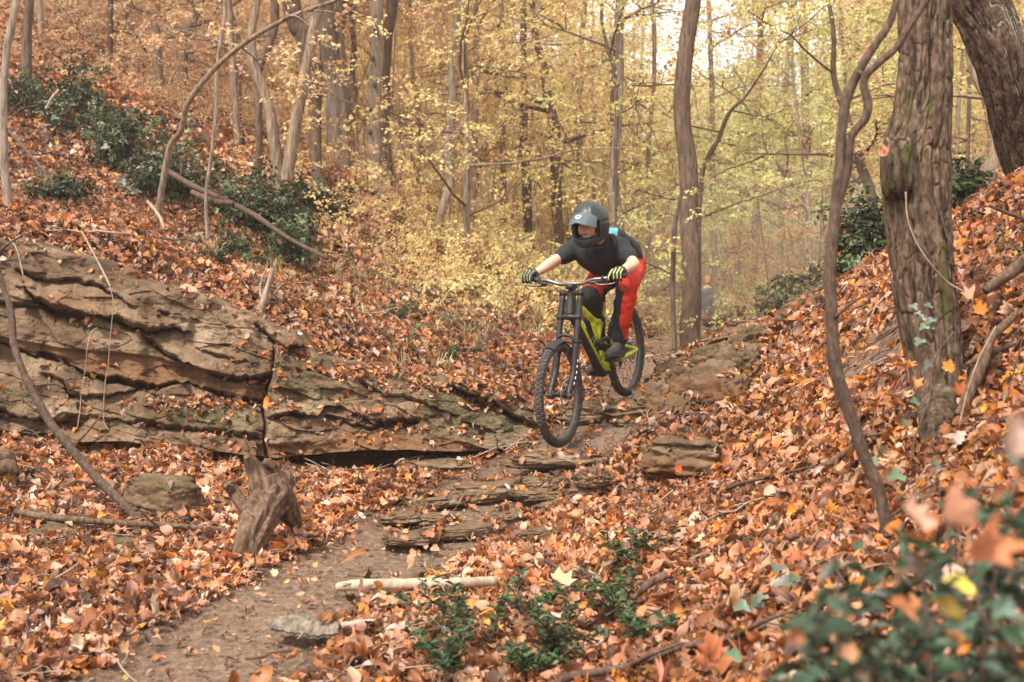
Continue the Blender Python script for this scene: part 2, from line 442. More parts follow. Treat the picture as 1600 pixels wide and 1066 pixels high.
TRAIL = PA([(80,1120,4.2),(290,1066,4.5),(370,1000,4.9),(470,930,5.5),(600,872,6.1),(720,812,6.8),(800,750,7.6),(890,705,8.1),(955,650,8.7),(985,615,9.5),(1010,575,11),(1050,560,13),(1090,552,18),(1100,548,30)])[:, :2]
TRW = np.array([.30,.30,.31,.28,.32,.38,.36,.30,.22,.22,.3,.4,.5,.6])
_tc = curve(np.hstack([TRAIL, TRW[:, None]]), 220)
def trail_d(x, y):
    """distance to the trail divided by its half width"""
    out = np.empty(len(x))
    for s in range(0, len(x), 20000):
        a = x[s:s + 20000, None] - _tc[None, :, 0]; b = y[s:s + 20000, None] - _tc[None, :, 1]
        out[s:s + 20000] = np.min(np.sqrt(a * a + b * b) / _tc[None, :, 2], axis=1)
    return out
def height(x, y, rough=True):
    x = np.asarray(x, float).ravel(); y = np.asarray(y, float).ravel()
    z = np.empty(len(x))
    for s in range(0, len(x), 40000):
        X = x[s:s + 40000]; Y = y[s:s + 40000]
        r = np.sqrt((X[:, None] - CW[None, :, 0]) ** 2 + (Y[:, None] - CW[None, :, 1]) ** 2)
        z[s:s + 40000] = r @ _w[:_n] + _w[_n] + _w[_n + 1] * X + _w[_n + 2] * Y
    if rough:
        far = np.clip((y - 4) / 20, .0, 1.)
        z = z + (.045 + .11 * far) * fbm(xyz(x * .9, y * .9), 3, 3) + .018 * fbm(xyz(x * 5, y * 5), 5, 3)
    return z
def ground(x, y):
    return float(height([x], [y])[0])
def ground_px(px, d):
    x = (px - 800) / FPX * d
    return Vector((x, d, ground(x, d)))
def terrain_normal(x, y, e=.06):
    z = height(x, y); zx = height(x + e, y); zy = height(x, y + e)
    n = np.stack([-(zx - z) / e, -(zy - z) / e, np.ones(len(z))], 1)
    return z, n / np.linalg.norm(n, axis=1)[:, None]

def axis(parts):
    a = []
    for lo, hi, st in parts: a += list(np.arange(lo, hi, st))
    a.append(parts[-1][1]); return np.array(a)
gx = axis([(-120, -40, 8), (-40, -12, 1.5), (-12, -5, .3), (-5, 4, .05), (4, 12, .3), (12, 40, 1.5), (40, 120, 8)])
gy = axis([(-40, -4, 4), (-4, 1.5, .4), (1.5, 12, .05), (12, 20, .12), (20, 45, .5), (45, 130, 4), (130, 400, 30)])
GX, GY = np.meshgrid(gx, gy)
gz = height(GX.ravel(), GY.ravel())
far = GY.ravel() > 110
nx, ny = len(gx), len(gy)
tri = trail_d(GX.ravel(), GY.ravel())
bare = 1 - sstep(.75, 1.5, tri + .45 * fbm(xyz(GX.ravel() * 2.5, GY.ravel() * 2.5), 9, 3))
gz = gz - .03 * bare + bare * .014 * fbm(xyz(GX.ravel() * 12, GY.ravel() * 12), 15, 3)
# worn earth scar on the right bank below the big tree
sc = np.exp(-(((GX.ravel() - 2.05) / .35) ** 2 + ((GY.ravel() - 6.6) / .5) ** 2))
bare = np.maximum(bare, np.clip(sc * 1.6, 0, 1))
ii = (np.arange(ny - 1)[:, None] * nx + np.arange(nx - 1)[None, :])
GQ = np.stack([ii, ii + 1, ii + nx + 1, ii + nx], -1).reshape(-1, 4)
gme = mesh_np('forest_floor', np.stack([GX.ravel(), GY.ravel(), gz], 1), GQ, None, [M['soil']], attrs={'bare': ('FLOAT', 'POINT', bare)})
floor = tag(link('forest_floor', gme), 'sloping forest floor of brown soil with a worn dirt trail', kind='structure')
# ------------------------------------------------------------------ leaves and sprays that get scattered
def leaf_mesh(name, kind, seed, size=1., curl=.35, mat=None):
    """one dead leaf, about `size` long, lying in XY with its stalk at the origin side"""
    r = random.Random(seed)
    V = []; T = []
    if kind == 'maple':
        lobes = [(-150, .44), (-125, .42), (-100, .66), (-78, .52), (-62, .60), (-48, .80), (-36, .60), (-20, .70), (0, 1.0), (18, .72), (34, .58), (47, .82), (60, .60), (76, .5), (100, .64), (125, .42), (150, .44), (178, .14)]
        V.append((0, 0, 0))
        for a, q in lobes:
            q *= r.uniform(.85, 1.12); t = math.radians(a + 90)
            V.append((math.cos(t) * q * .55, math.sin(t) * q * .55, 0))
        inner = len(V)
        for k in range(1, len(lobes) + 1): T.append((0, k, k % len(lobes) + 1))
    else:
        w = {'oval': .27, 'round': .36, 'narrow': .17, 'oak': .24}[kind]
        n = 6 if kind != 'oak' else 9
        for k in range(n + 1):
            t = k / n; ww = w * math.sin(math.pi * min(1, t * .94 + .03)) ** .8
            if kind == 'oak': ww *= (1.15 if k % 2 else .62)
            if k in (0, n): ww *= .2
            y = t - .5
            V += [(-ww, y, 0), (0, y, 0), (ww, y, 0)]
        for k in range(n):
            for s in (0, 1):
                a = k * 3 + s; T += [(a, a + 1, a + 4), (a, a + 4, a + 3)]
    V = np.array(V, float)
    # fold along the midrib, curl lengthwise, twist and crumple
    f = r.uniform(.1, .9) * curl * 1.6; cl = r.uniform(-1, 1.6) * curl; tw = r.uniform(-.6, .6) * curl
    x, y = V[:, 0].copy(), V[:, 1].copy()
    z = np.abs(x) * f + cl * y * y * 1.6 + tw * x * y * 2 + .06 * np.sin(x * 9 + seed) + .05 * np.sin(y * 11 + seed * 2)
    V[:, 2] = z
    V[:, 1] *= (1 - .25 * abs(cl)); V[:, 0] *= (1 - .2 * f)
    V[:, 2] -= V[:, 2].mean()
    me = mesh_np(name, V * size, None, T, [mat or M['leaf']], smooth=True,
                 attrs={'lv': ('FLOAT', 'FACE', np.full(len(T), .5))})
    return me
LEAVES = bpy.data.collections.new('leaf_kinds')
LEAF_ME = []
for k, (kind, cu) in enumerate([('maple', .8), ('maple', 1.3), ('maple', .5), ('oval', .45), ('oval', 1.1), ('round', .8), ('oak', .8), ('narrow', .9), ('maple', 1.7), ('oak', 1.3)]):
    me = leaf_mesh('leaf_kind_%02d' % k, kind, k * 7 + 3, 1., cu); LEAF_ME.append(me)
    o = bpy.data.objects.new('leaf_kind_%02d' % k, me); LEAVES.objects.link(o)

def spray_mesh(name, seed, n, length, leaf, mat, kind='oval', flat=.35, spread=.4, twig=True, droop=.1):
    """a twig with n small leaves along it and its side twigs"""
    r = random.Random(seed); V = []; T = []; lv = []
    def leafat(p, d, nrm, s, val):
        d = Vector(d).normalized(); nrm = Vector(nrm); nrm = (nrm - d * nrm.dot(d)).normalized(); sd = d.cross(nrm)
        b = len(V); w = s * (.30 if kind == 'oval' else .2 if kind == 'narrow' else .42)
        h = s * r.uniform(.02, .16)
        V.extend([p, p + d * s * .5 + sd * w + nrm * h, p + d * s - nrm * s * r.uniform(0, .25), p + d * s * .5 - sd * w + nrm * h])
        T.extend([(b, b + 1, b + 2), (b, b + 2, b + 3)]); lv.extend([val, val])
    axes = [(Vector((0, 0, 0)), Vector((0, 1, 0)), length)]
    for q in range(max(2, n // 7)):
        t = r.uniform(.15, .8); a = r.choice((-1, 1)) * r.uniform(.5, 1.1)
        axes.append((Vector((0, t * length, -droop * length * t * t)), Vector((math.sin(a), math.cos(a), r.uniform(-.3, .3))), length * r.uniform(.35, .65)))
    for k in range(n):
        o, d, L = r.choice(axes); t = r.uniform(.15, 1.05)
        p = o + d * L * t + Vector((0, 0, -droop * L * t * t))
        a = r.choice((-1, 1)) * r.uniform(.4, 1.3)
        dd = Matrix.Rotation(a, 3, 'Z') @ d + Vector((0, 0, r.uniform(-.6, .35)))
        leafat(p, dd, Vector((r.uniform(-1, 1) * flat, r.uniform(-1, 1) * flat, 1)), leaf * r.uniform(.6, 1.25), r.random())
    me = mesh_np(name, np.array([tuple(v) for v in V]), None, T, [mat], smooth=False, attrs={'lv': ('FLOAT', 'FACE', np.array(lv))})
    return me
SPRAYS = bpy.data.collections.new('spray_kinds')
for k in range(5):
    SPRAYS.objects.link(bpy.data.objects.new('spray_kind_%02d' % k, spray_mesh('spray_kind_%02d' % k, 40 + k, 30, .42, .052, M['foliage'], 'oval' if k % 2 else 'round', .6)))
HOLLY = bpy.data.collections.new('evergreen_spray_kinds')
for k in range(4):
    HOLLY.objects.link(bpy.data.objects.new('evergreen_spray_kind_%02d' % k, spray_mesh('evergreen_spray_kind_%02d' % k, 80 + k, 20, .15, .038, M['green_leaf'], 'oval', .9, droop=-.1)))
GRASSC = bpy.data.collections.new('blade_kinds')
for k in range(3):
    r = random.Random(k); V = []; T = []; lv = []
    for q in range(14):
        a = r.uniform(0, 6.28); b = r.uniform(.02, .1); L = r.uniform(.1, .26); p = Vector((math.cos(a) * .03, math.sin(a) * .03, 0)); w = .0035
        d = Vector((math.cos(a), math.sin(a), 0)); sd = Vector((-d.y, d.x, 0)) * w; i = len(V)
        V += [p - sd, p + sd, p + d * b * .4 + Vector((0, 0, L * .6)) - sd, p + d * b * .4 + Vector((0, 0, L * .6)) + sd, p + d * b * 1.4 + Vector((0, 0, L * .8))]
        T += [(i, i + 1, i + 3), (i, i + 3, i + 2), (i + 2, i + 3, i + 4)]; lv += [r.random()] * 3
    GRASSC.objects.link(bpy.data.objects.new('blade_kind_%d' % k, mesh_np('blade_kind_%d' % k, np.array([tuple(v) for v in V]), None, T, [M['green_leaf']], smooth=False, attrs={'lv': ('FLOAT', 'FACE', lv)})))
BITS = bpy.data.collections.new('crumb_kinds')
M['crumb'] = leaf_material('soil_crumbs', 0, .9, .1)
for k in range(3):
    mb = MB()
    if k == 0: mb.tube([(-.5, 0, 0), (0, .05, .03), (.5, 0, 0)], [.03, .035, .02], 4)
    else: mb.ball((0, 0, 0), (.4, .3, .22), 6, None, 4)
    me = mb.mesh('crumb_kind_%d' % k, [M['crumb']], False)
    at = me.attributes.new('lv', 'FLOAT', 'FACE'); at.data.foreach_set('value', np.full(len(me.polygons), .5, np.float32))
    BITS.objects.link(bpy.data.objects.new('crumb_kind_%d' % k, me))

_groups = {}
def scatter_group(coll):
    if coll.name in _groups: return _groups[coll.name]
    g = bpy.data.node_groups.new('scatter_' + coll.name, 'GeometryNodeTree')
    g.interface.new_socket('Geometry', in_out='INPUT', socket_type='NodeSocketGeometry')
    g.interface.new_socket('Geometry', in_out='OUTPUT', socket_type='NodeSocketGeometry')
    gi = g.nodes.new('NodeGroupInput'); go = g.nodes.new('NodeGroupOutput')
    ins = g.nodes.new('GeometryNodeInstanceOnPoints')
    ci = g.nodes.new('GeometryNodeCollectionInfo'); ci.inputs['Collection'].default_value = coll
    ci.inputs['Separate Children'].default_value = True; ci.inputs['Reset Children'].default_value = True
    def attr(name, ty):
        n = g.nodes.new('GeometryNodeInputNamedAttribute'); n.data_type = ty; n.inputs['Name'].default_value = name; return n.outputs[0]
    e = g.nodes.new('FunctionNodeEulerToRotation')
    g.links.new(attr('rot', 'FLOAT_VECTOR'), e.inputs[0])
    g.links.new(gi.outputs[0], ins.inputs['Points']); g.links.new(ci.outputs[0], ins.inputs['Instance'])
    ins.inputs['Pick Instance'].default_value = True
    g.links.new(attr('idx', 'INT'), ins.inputs['Instance Index'])
    g.links.new(e.outputs[0], ins.inputs['Rotation']); g.links.new(attr('scl', 'FLOAT'), ins.inputs['Scale'])
    g.links.new(ins.outputs[0], go.inputs[0])
    _groups[coll.name] = g; return g
def scatter(name, coll, pts, rot, scl, lc, parent=None, mat=None):
    n = len(pts)
    me = mesh_np(name, pts, attrs={'rot': ('FLOAT_VECTOR', 'POINT', rot), 'scl': ('FLOAT', 'POINT', scl), 'lc': ('FLOAT_VECTOR', 'POINT', lc),
                                   'idx': ('INT', 'POINT', RNG.integers(0, len(coll.objects), n))})
    o = link(name, me, parent)
    md = o.modifiers.new('scatter', 'NODES'); md.node_group = scatter_group(coll)
    return o
def euler_from_normal(n, tilt, rng=RNG):
    """random spin about, and random tilt from, the given normals"""
    k = len(n)
    v = n + rng.normal(0, 1, (k, 3)) * (np.asarray(tilt) * np.ones(k))[:, None]; v /= np.linalg.norm(v, axis=1)[:, None]
    s = rng.uniform(0, 2 * math.pi, k)
    # build rotation matrices: Z = v, X spun about v
    a = np.stack([np.cos(s), np.sin(s), 0 * s], 1); a -= v * np.sum(a * v, 1)[:, None]
    a /= np.linalg.norm(a, axis=1)[:, None] + 1e-9; b = np.cross(v, a)
    # matrix columns a,b,v -> XYZ euler
    ey = np.arcsin(np.clip(-a[:, 2], -1, 1)); ex = np.arctan2(b[:, 2], v[:, 2]); ez = np.arctan2(a[:, 1], a[:, 0])
    return np.stack([ex, ey, ez], 1)

PAL = np.array((.94, .985, 1.08)) * np.array([(.50,.235,.115),(.46,.18,.068),(.36,.13,.042),(.21,.075,.030),(.085,.038,.022),(.57,.32,.185),(.62,.42,.30),(.58,.20,.032),(.60,.29,.055),(.34,.19,.115),(.44,.145,.040)])
def leaf_colours(n, warm=0., rng=RNG):
    pr = np.array([.16,.14,.12,.11,.09,.13,.045,.04,.02,.09,.055])
    pr = pr + warm * np.array([0,.06,.08,.02,0,-.03,-.05,.08,.02,-.03,.08]); pr = np.clip(pr, 0, None); pr /= pr.sum()
    c = PAL[rng.choice(len(PAL), n, p=pr)] * rng.uniform(.75, 1.2, (n, 1)) * rng.uniform(.93, 1.07, (n, 3))
    return np.clip(c, 0, .85)

# ------------------------------------------------------------------ the leaf litter on the forest floor
def frustum_points(y0, y1, n, margin=1.25, rng=RNG):
    """uniform over the ground area in view between two distances"""
    y = np.sqrt(rng.uniform(0, 1, n) * (y1 ** 2 - y0 ** 2) + y0 ** 2)
    x = rng.uniform(-1, 1, n) * (800 / FPX * margin) * y + rng.uniform(-.3, .3, n)
    return x, y
def under_ledge(x, y):
    px = x / y * FPX + 800
    yb = np.interp(px, LEDX, LEDY)
    return yb
LEDX = [-400, -200, 0, 150, 280, 430, 560, 700, 790]
def litter(y0, y1, dens, size, tiltm, warmx, seed):
    rng = np.random.default_rng(seed)
    area = .5 * (2 * 800 / FPX * 1.25) * (y1 ** 2 - y0 ** 2)
    x, y = frustum_points(y0, y1, int(area * dens), rng=rng)
    px = x / y * FPX + 800
    # none on the steep step hidden behind the ledge
    step = (px < 790) & (y > np.interp(px, [0, 430, 790], [8.3, 8.35, 8.45])) & (y < np.interp(px, [0, 430, 790], [8.55, 8.8, 8.8]))
    step = step | ((px > 425) & (px < 800) & (y > np.interp(px, [425, 560, 800], [8.02, 8.05, 8.3])) & (y < 8.7))
    td = trail_d(x, y)
    clump = fbm(xyz(x * 1.6, y * 1.6), 31, 3)
    keep = np.where(td < 1, .035 + .14 * np.clip(clump + .25, 0, 1) * sstep(5.6, 7.0, y), np.where(td < 1.7, .07 + .93 * sstep(1.0, 1.7, td + clump * .7), 1.))
    keep = np.maximum(keep, np.where((y > 6.6) & (td < 1.6), .06 + .16 * np.clip(clump + .2, 0, 1), 0))
    scar = np.exp(-(((x - 2.05) / .35) ** 2 + ((y - 6.6) / .5) ** 2)); keep = keep * (1 - .9 * np.clip(scar * 1.4, 0, 1))
    # lower right foot of the trail: leaves cover everything again
    keep = keep * (1 - .25 * np.clip(-clump, 0, 1))
    k = (rng.uniform(0, 1, len(x)) < keep) & ~step
    x, y, td = x[k], y[k], td[k]
    z, n = terrain_normal(x, y)
    loose = sstep(.9, 1.6, td)
    s = size * np.clip(rng.lognormal(0, .34, len(x)), .4, 1.7) * (.6 + .4 * loose)
    z = z + rng.uniform(0, 1, len(x)) ** 1.5 * (.006 + .05 * loose) + s * .12
    rot = euler_from_normal(n, .12 + tiltm * rng.uniform(.1, 1, len(x)) * (.25 + .75 * loose), rng)
    lc = leaf_colours(len(x), 0, rng)
    w = np.clip((x / y * FPX + 800 - 750) / 800, 0, 1)[:, None]
    lw = leaf_colours(len(x), .6, rng)
    lc = np.where(rng.uniform(0, 1, (len(x), 1)) < w, lw, lc)
    # patches of fresher, older and paler leaves
    pa = fbm(xyz(x * .8, y * .8), 91, 3)[:, None]; pb = fbm(xyz(x * 2.7, y * 2.7), 92, 3)[:, None]
    lc = np.clip(lc * (1 + .5 * pa + .45 * pb) * np.array((1, 1, 1)) + np.clip(pa, 0, 1) * np.array((.05, .03, .02)), .02, .85)
    return xyz(x, y, z), rot, s, lc
parts_ = [litter(2.2, 7.0, 2100, .070, .78, 1, 1), litter(7.0, 12.5, 1500, .074, .75, 1, 2), litter(12.5, 26, 330, .11, .6, 1, 3), litter(26, 42, 60, .17, .6, 1, 4)]
PT, RT, SC, LC = [np.concatenate([p[i] for p in parts_]) for i in range(4)]
tag(scatter('leaf_litter', LEAVES, PT, RT, SC, LC), 'fallen copper and tan leaves covering the slopes and trail edges', kind='stuff')

# bits of dead twig lying among the leaves
x, y = frustum_points(2.6, 16, 5200); k = trail_d(x, y) > .8; x, y = x[k], y[k]; z, n = terrain_normal(x, y)
TWIGS = bpy.data.collections.new('twig_kinds')
for k in range(4):
    r = random.Random(k); mb = MB(); p = [np.array((0, -.5, 0.))]; 
    for q in range(6): p.append(p[-1] + (r.uniform(-.07, .07), .17, r.uniform(-.04, .05)))
    mb.tube(p, np.linspace(.017, .006, 7), 5)
    for q in (2, 4): mb.tube([p[q], p[q] + (r.choice((-1, 1)) * .12, .1, .04), p[q] + (r.choice((-1, 1)) * .14, .2, .05)], [.009, .007, .003], 4)
    TWIGS.objects.link(bpy.data.objects.new('twig_kind_%d' % k, mb.mesh('twig_kind_%d' % k, [M['twig'] if k < 3 else M['vine']])))
tag(scatter('twig_litter', TWIGS, xyz(x, y, z + .05), euler_from_normal(n, .22), RNG.lognormal(-1.75, .5, len(x)), xyz(x * 0, 0)), 'small dead twigs lying among the fallen leaves', kind='stuff')
# the largest single leaves in the foreground, each an object of its own on the floor
rl = np.random.default_rng(5)
cnt = 0
while cnt < 280:
    y = 2.9 + 3.4 * rl.random(); x = rl.uniform(-1, 1) * .45 * y
    if trail_d(np.array([x]), np.array([y]))[0] < 1.0 and rl.random() < .93: continue
    z, n = terrain_normal(np.array([x]), np.array([y]))
    o = link('leaf', LEAF_ME[[0, 1, 8, 3, 5, 6, 8][rl.integers(0, 7)]], floor)
    o.location = (x, y, z[0] + .065 + .02 * rl.random()); s = rl.uniform(.08, .125); o.scale = (s, s, s)
    o.rotation_euler = euler_from_normal(n, .6, rl)[0]
    o['lc'] = [float(q) for q in leaf_colours(1, .6, rl)[0]]
    cnt += 1
# crumbs of twig and grit on the trail
x, y = frustum_points(2.6, 11, 60000); td = trail_d(x, y); k = td < 1.5; x, y = x[k], y[k]
z = height(x, y)
c = np.array([(.24,.15,.10),(.10,.065,.045),(.32,.22,.15),(.18,.11,.07)])[RNG.integers(0, 4, len(x))]
tag(scatter('trail_debris', BITS, xyz(x, y, z - .012), np.stack([RNG.normal(0, .15, len(x)), RNG.normal(0, .15, len(x)), RNG.uniform(0, 6.28, len(x))], 1), RNG.lognormal(-4.6, .55, len(x)), c), 'grit, bark crumbs and broken twigs on the dirt trail', kind='stuff')

# ------------------------------------------------------------------ rocks
def hmix(*a): return np.maximum.reduce(a)
def ledge(name, label, px0, px1, nu, nv):
    top = np.array([(-260,352),(-100,362),(0,376),(60,383),(110,397),(150,408),(165,424),(215,440),(280,450),(330,468),(400,498),(430,515),(462,520),(480,549),(520,563),(560,573),(620,586),(680,588),(700,594),(780,606),(815,618),(835,640)], float)
    bot = np.array([(-260,668),(0,682),(60,684),(100,694),(150,690),(200,690),(280,704),(300,712),(340,706),(430,716),(470,712),(560,704),(640,703),(700,706),(760,704),(800,697),(835,690)], float)
    s = np.linspace(0, 1, nu)[:, None]; v = np.linspace(0, 1, nv)[None, :]
    pu = px0 + (px1 - px0) * s
    # strips: v<0.72 the face, beyond it the underside going back into the cave
    TF = np.interp(pu, top[:, 0], top[:, 1]); BF = np.interp(pu, bot[:, 0], bot[:, 1])
    vt = .12; vf = .86
    vv = np.clip((v - vt) / (vf - vt), 0, 1)
    wob = 3. * np.sin(pu / 13.) + 2.2 * np.sin(pu / 5.3 + 1)
    PX = pu + 0 * v; PY = TF + wob * (1 - vv) * .6 + (BF - TF) * vv
    d0 = np.interp(pu, [-260, 0, 430, 700, 835], [8.35, 8.38, 8.42, 8.45, 8.52]); d1 = np.interp(pu, [-260, 0, 430, 700, 835], [7.92, 7.95, 7.98, 8.1, 8.35])
    dep = d0 + (d1 - d0) * vv ** 1.2
    X, Y = PX.ravel(), PY.ravel(); E = np.zeros(len(X)); warm = np.zeros(len(X)); moss = np.zeros(len(X))
    cre = [([(-260,462),(-100,470),(0,476),(57,479),(71,481),(95,490)], .07, 3.2), ([(40,449),(57,468),(78,483),(111,492),(169,495),(203,508),(236,519),(253,514),(277,512),(300,520)], .16, 5.),
           ([(222,524),(257,551),(290,566),(321,579),(354,590),(405,593),(425,588)], .13, 4.5),
           ([(-260,520),(0,535),(20,541),(44,552),(68,556),(101,563),(135,586),(162,593),(203,598),(243,608),(263,600),(290,596),(331,610),(358,623),(405,630),(425,636)], .14, 4.),
           ([(20,529),(88,544),(169,551),(236,557),(287,569),(338,583),(400,604)], -.0, 3.), ([(62,583),(101,593),(108,617),(152,622),(203,610),(230,606)], .07, 3.5),
           ([(-260,640),(0,647),(51,654),(84,659),(130,660)], .09, 4.), ([(-100,676),(0,674),(40,678),(88,682)], .06, 3.),
           ([(398,505),(429,532),(449,549),(473,544),(490,540)], .13, 4.), ([(246,484),(256,490),(268,489)], .06, 2.5), ([(296,495),(318,503)], .05, 2.5), ([(120,440),(160,450),(205,476),(215,482)], .05, 2.5),
           ([(415,652),(454,648),(498,651),(508,633),(535,636),(562,650),(589,660),(636,660),(657,657)], .09, 3.5), ([(505,647),(542,660),(579,670),(603,663),(650,668)], .07, 3.),
           ([(700,600),(714,609),(744,623),(778,633),(798,650),(832,663),(850,668)], .13, 4.), ([(560,596),(600,618),(640,622),(690,640),(720,648)], .05, 3.), ([(100,650),(180,655),(260,668),(330,672),(410,684)], .06, 4.),
           ([(300,540),(340,556),(400,566)], .035, 2.5), ([(20,420),(70,440),(130,436)], .05, 3.)]
    for line, st, w in cre:
        L = np.array(line, float); ly = np.interp(X, L[:, 0], L[:, 1]) + 2.2 * vnoise(xyz(X / 7, 0 * X, 0), 4)
        m = sstep(L[0, 0] - 3, L[0, 0] + 12, X) * (1 - sstep(L[-1, 0] - 12, L[-1, 0] + 3, X))
        q = Y - ly
        E += m * st * np.where(q < 0, .55 * np.exp(q / 22.), -.62 * np.exp(-q / 26.))
        var = np.clip(.75 + 1.3 * vnoise(xyz(X / 38, Y / 60 + st * 50, 0), 14), .12, 1.5)
        E -= m * abs(st) * 1.05 * var * np.exp(-(q / (w * (.55 + .4 * var))) ** 2)
    # brown recessed band between the two long joints
    a_ = np.interp(X, [-260, 20, 88, 169, 236, 287, 338, 400, 425], [505, 529, 544, 551, 557, 569, 583, 604, 610]); b_ = np.interp(X, [-260, 0, 44, 101, 162, 243, 290, 358, 405, 425], [520, 535, 552, 563, 593, 608, 596, 623, 630, 636])
    inb = sstep(-3, 4, Y - a_) * (1 - sstep(-3, 2, Y - b_)) * (X < 426)
    E -= inb * .05 + inb * .09 * np.clip((Y - a_) / (b_ - a_ + 1), 0, 1); warm = hmix(warm, inb * .8)
    b2 = np.exp(-(((X - 95) / 60.) ** 2 + ((Y - 470) / 16.) ** 2)); warm = hmix(warm, b2 * .8)
    lowr = sstep(0, 10, Y - np.interp(X, [420, 454, 498, 560, 620, 700, 760, 835], [690, 690, 680, 668, 672, 680, 700, 700])) * (X > 400)
    E -= lowr * .05 * np.clip((Y - 670) / 30, 0, 1.5); warm = hmix(warm, lowr * .95)
    lowl = sstep(0, 8, Y - np.interp(X, [100, 180, 260, 330, 425], [660, 664, 682, 688, 692])) * (X < 430) * (X > 60); warm = hmix(warm, lowl * .5)
    # upright joint between the two masses
    jx = np.interp(Y, [546, 579, 613, 640, 664, 687, 720], [430, 427, 415, 410, 415, 412, 418]); jq = X - jx
    jm = sstep(540, 552, Y)
    E -= jm * .10 * np.exp(-(jq / 2.6) ** 2); E += jm * .05 * np.exp(-np.abs(jq - 12) / 20) * (jq > 0)
    E -= jm * np.exp(-np.abs(jq) / 30) * (jq < 0) * .04
    # broad form and grain, strata dipping to the right
    th = math.radians(13); Sx = (X * math.cos(th) + Y * math.sin(th)) / 100.; Sy = (-X * math.sin(th) + Y * math.cos(th)) / 100.
    E += .10 * fbm(xyz(Sx * .9, Sy * 2.0), 21, 4) + .030 * fbm(xyz(Sx * 2.4, Sy * 5.0), 22, 4) + .020 * fbm(xyz(Sx * 8, Sy * 13), 23, 6, .6)
    f1, f2, cid = worley(xyz(Sx * 1.5, Sy * 4.2), 7)
    tl = xyz(Sx * 1.5, Sy * 4.2); E += .05 * (cid - .5) + .03 * (_h((cid * 997).astype(np.int64), (cid * 0).astype(np.int64), (cid * 0).astype(np.int64), 5) - .5) * np.sin(tl[:, 0] * 3) - .008 * np.exp(-((f2 - f1) / .04) ** 2)
    f1, f2, cid = worley(xyz(Sx * 5, Sy * 11), 8); E += .009 * (cid - .5)
    for cx, cy, rx, ry, s_ in [(330,655,90,16,1.),(140,510,40,10,.8),(430,600,28,40,.55),(490,615,60,25,.35),(700,640,40,50,1.),(755,660,70,34,.9),(470,600,50,40,.7),(290,640,60,10,.8),(190,660,50,12,.6),(60,560,50,20,.3),(560,590,60,10,.4),(20,620,60,20,.45),(820,650,30,30,.6),(300,470,50,12,.25)]:
        moss = hmix(moss, s_ * np.exp(-(((X - cx) / rx) ** 2 + ((Y - cy) / ry) ** 2)))
    E = E.reshape(nu, nv)
    E *= sstep(.02, .2, v) * (1 - .6 * sstep(.9, 1, v))
    dd = dep - E
    # the top rolls back into the slope, the underside back into the cave
    back = np.clip((vt - v) / vt, 0, 1); under = np.clip((v - vf) / (1 - vf), 0, 1)
    Wx = (PX - 800) / FPX * dd; Wz = -(PY - 533) / FPX * dd; Wy = dd + .02 * np.sin(pu / 9)
    n3 = fbm(xyz(PX.ravel() / 40, PY.ravel() / 40, dd.ravel()), 41, 3).reshape(nu, nv)
    Wy = Wy + back ** 1.1 * .75 + under * .55
    Wz = Wz + back * (.055 + .03 * n3) - (back ** 3) * .12 + under * .03 + under * .05 * n3
    V = np.stack([Wx, Wy, Wz], -1).reshape(-1, 3)
    i = (np.arange(nu - 1)[:, None] * nv + np.arange(nv - 1)[None, :])
    Q = np.stack([i, i + nv, i + nv + 1, i + 1], -1).reshape(-1, 4)[:, ::-1]
    me = mesh_np(name, V, Q, None, [M['rock']], attrs={'moss': ('FLOAT', 'POINT', np.clip(moss, 0, 1)), 'warm': ('FLOAT', 'POINT', np.clip(warm, 0, 1))})
    return tag(link(name, me), label, 'rock ledge')
led = ledge('rock_ledge', 'long layered sandstone ledge with dark split beds and moss, left of the rider', -260, 840, 1150, 330)

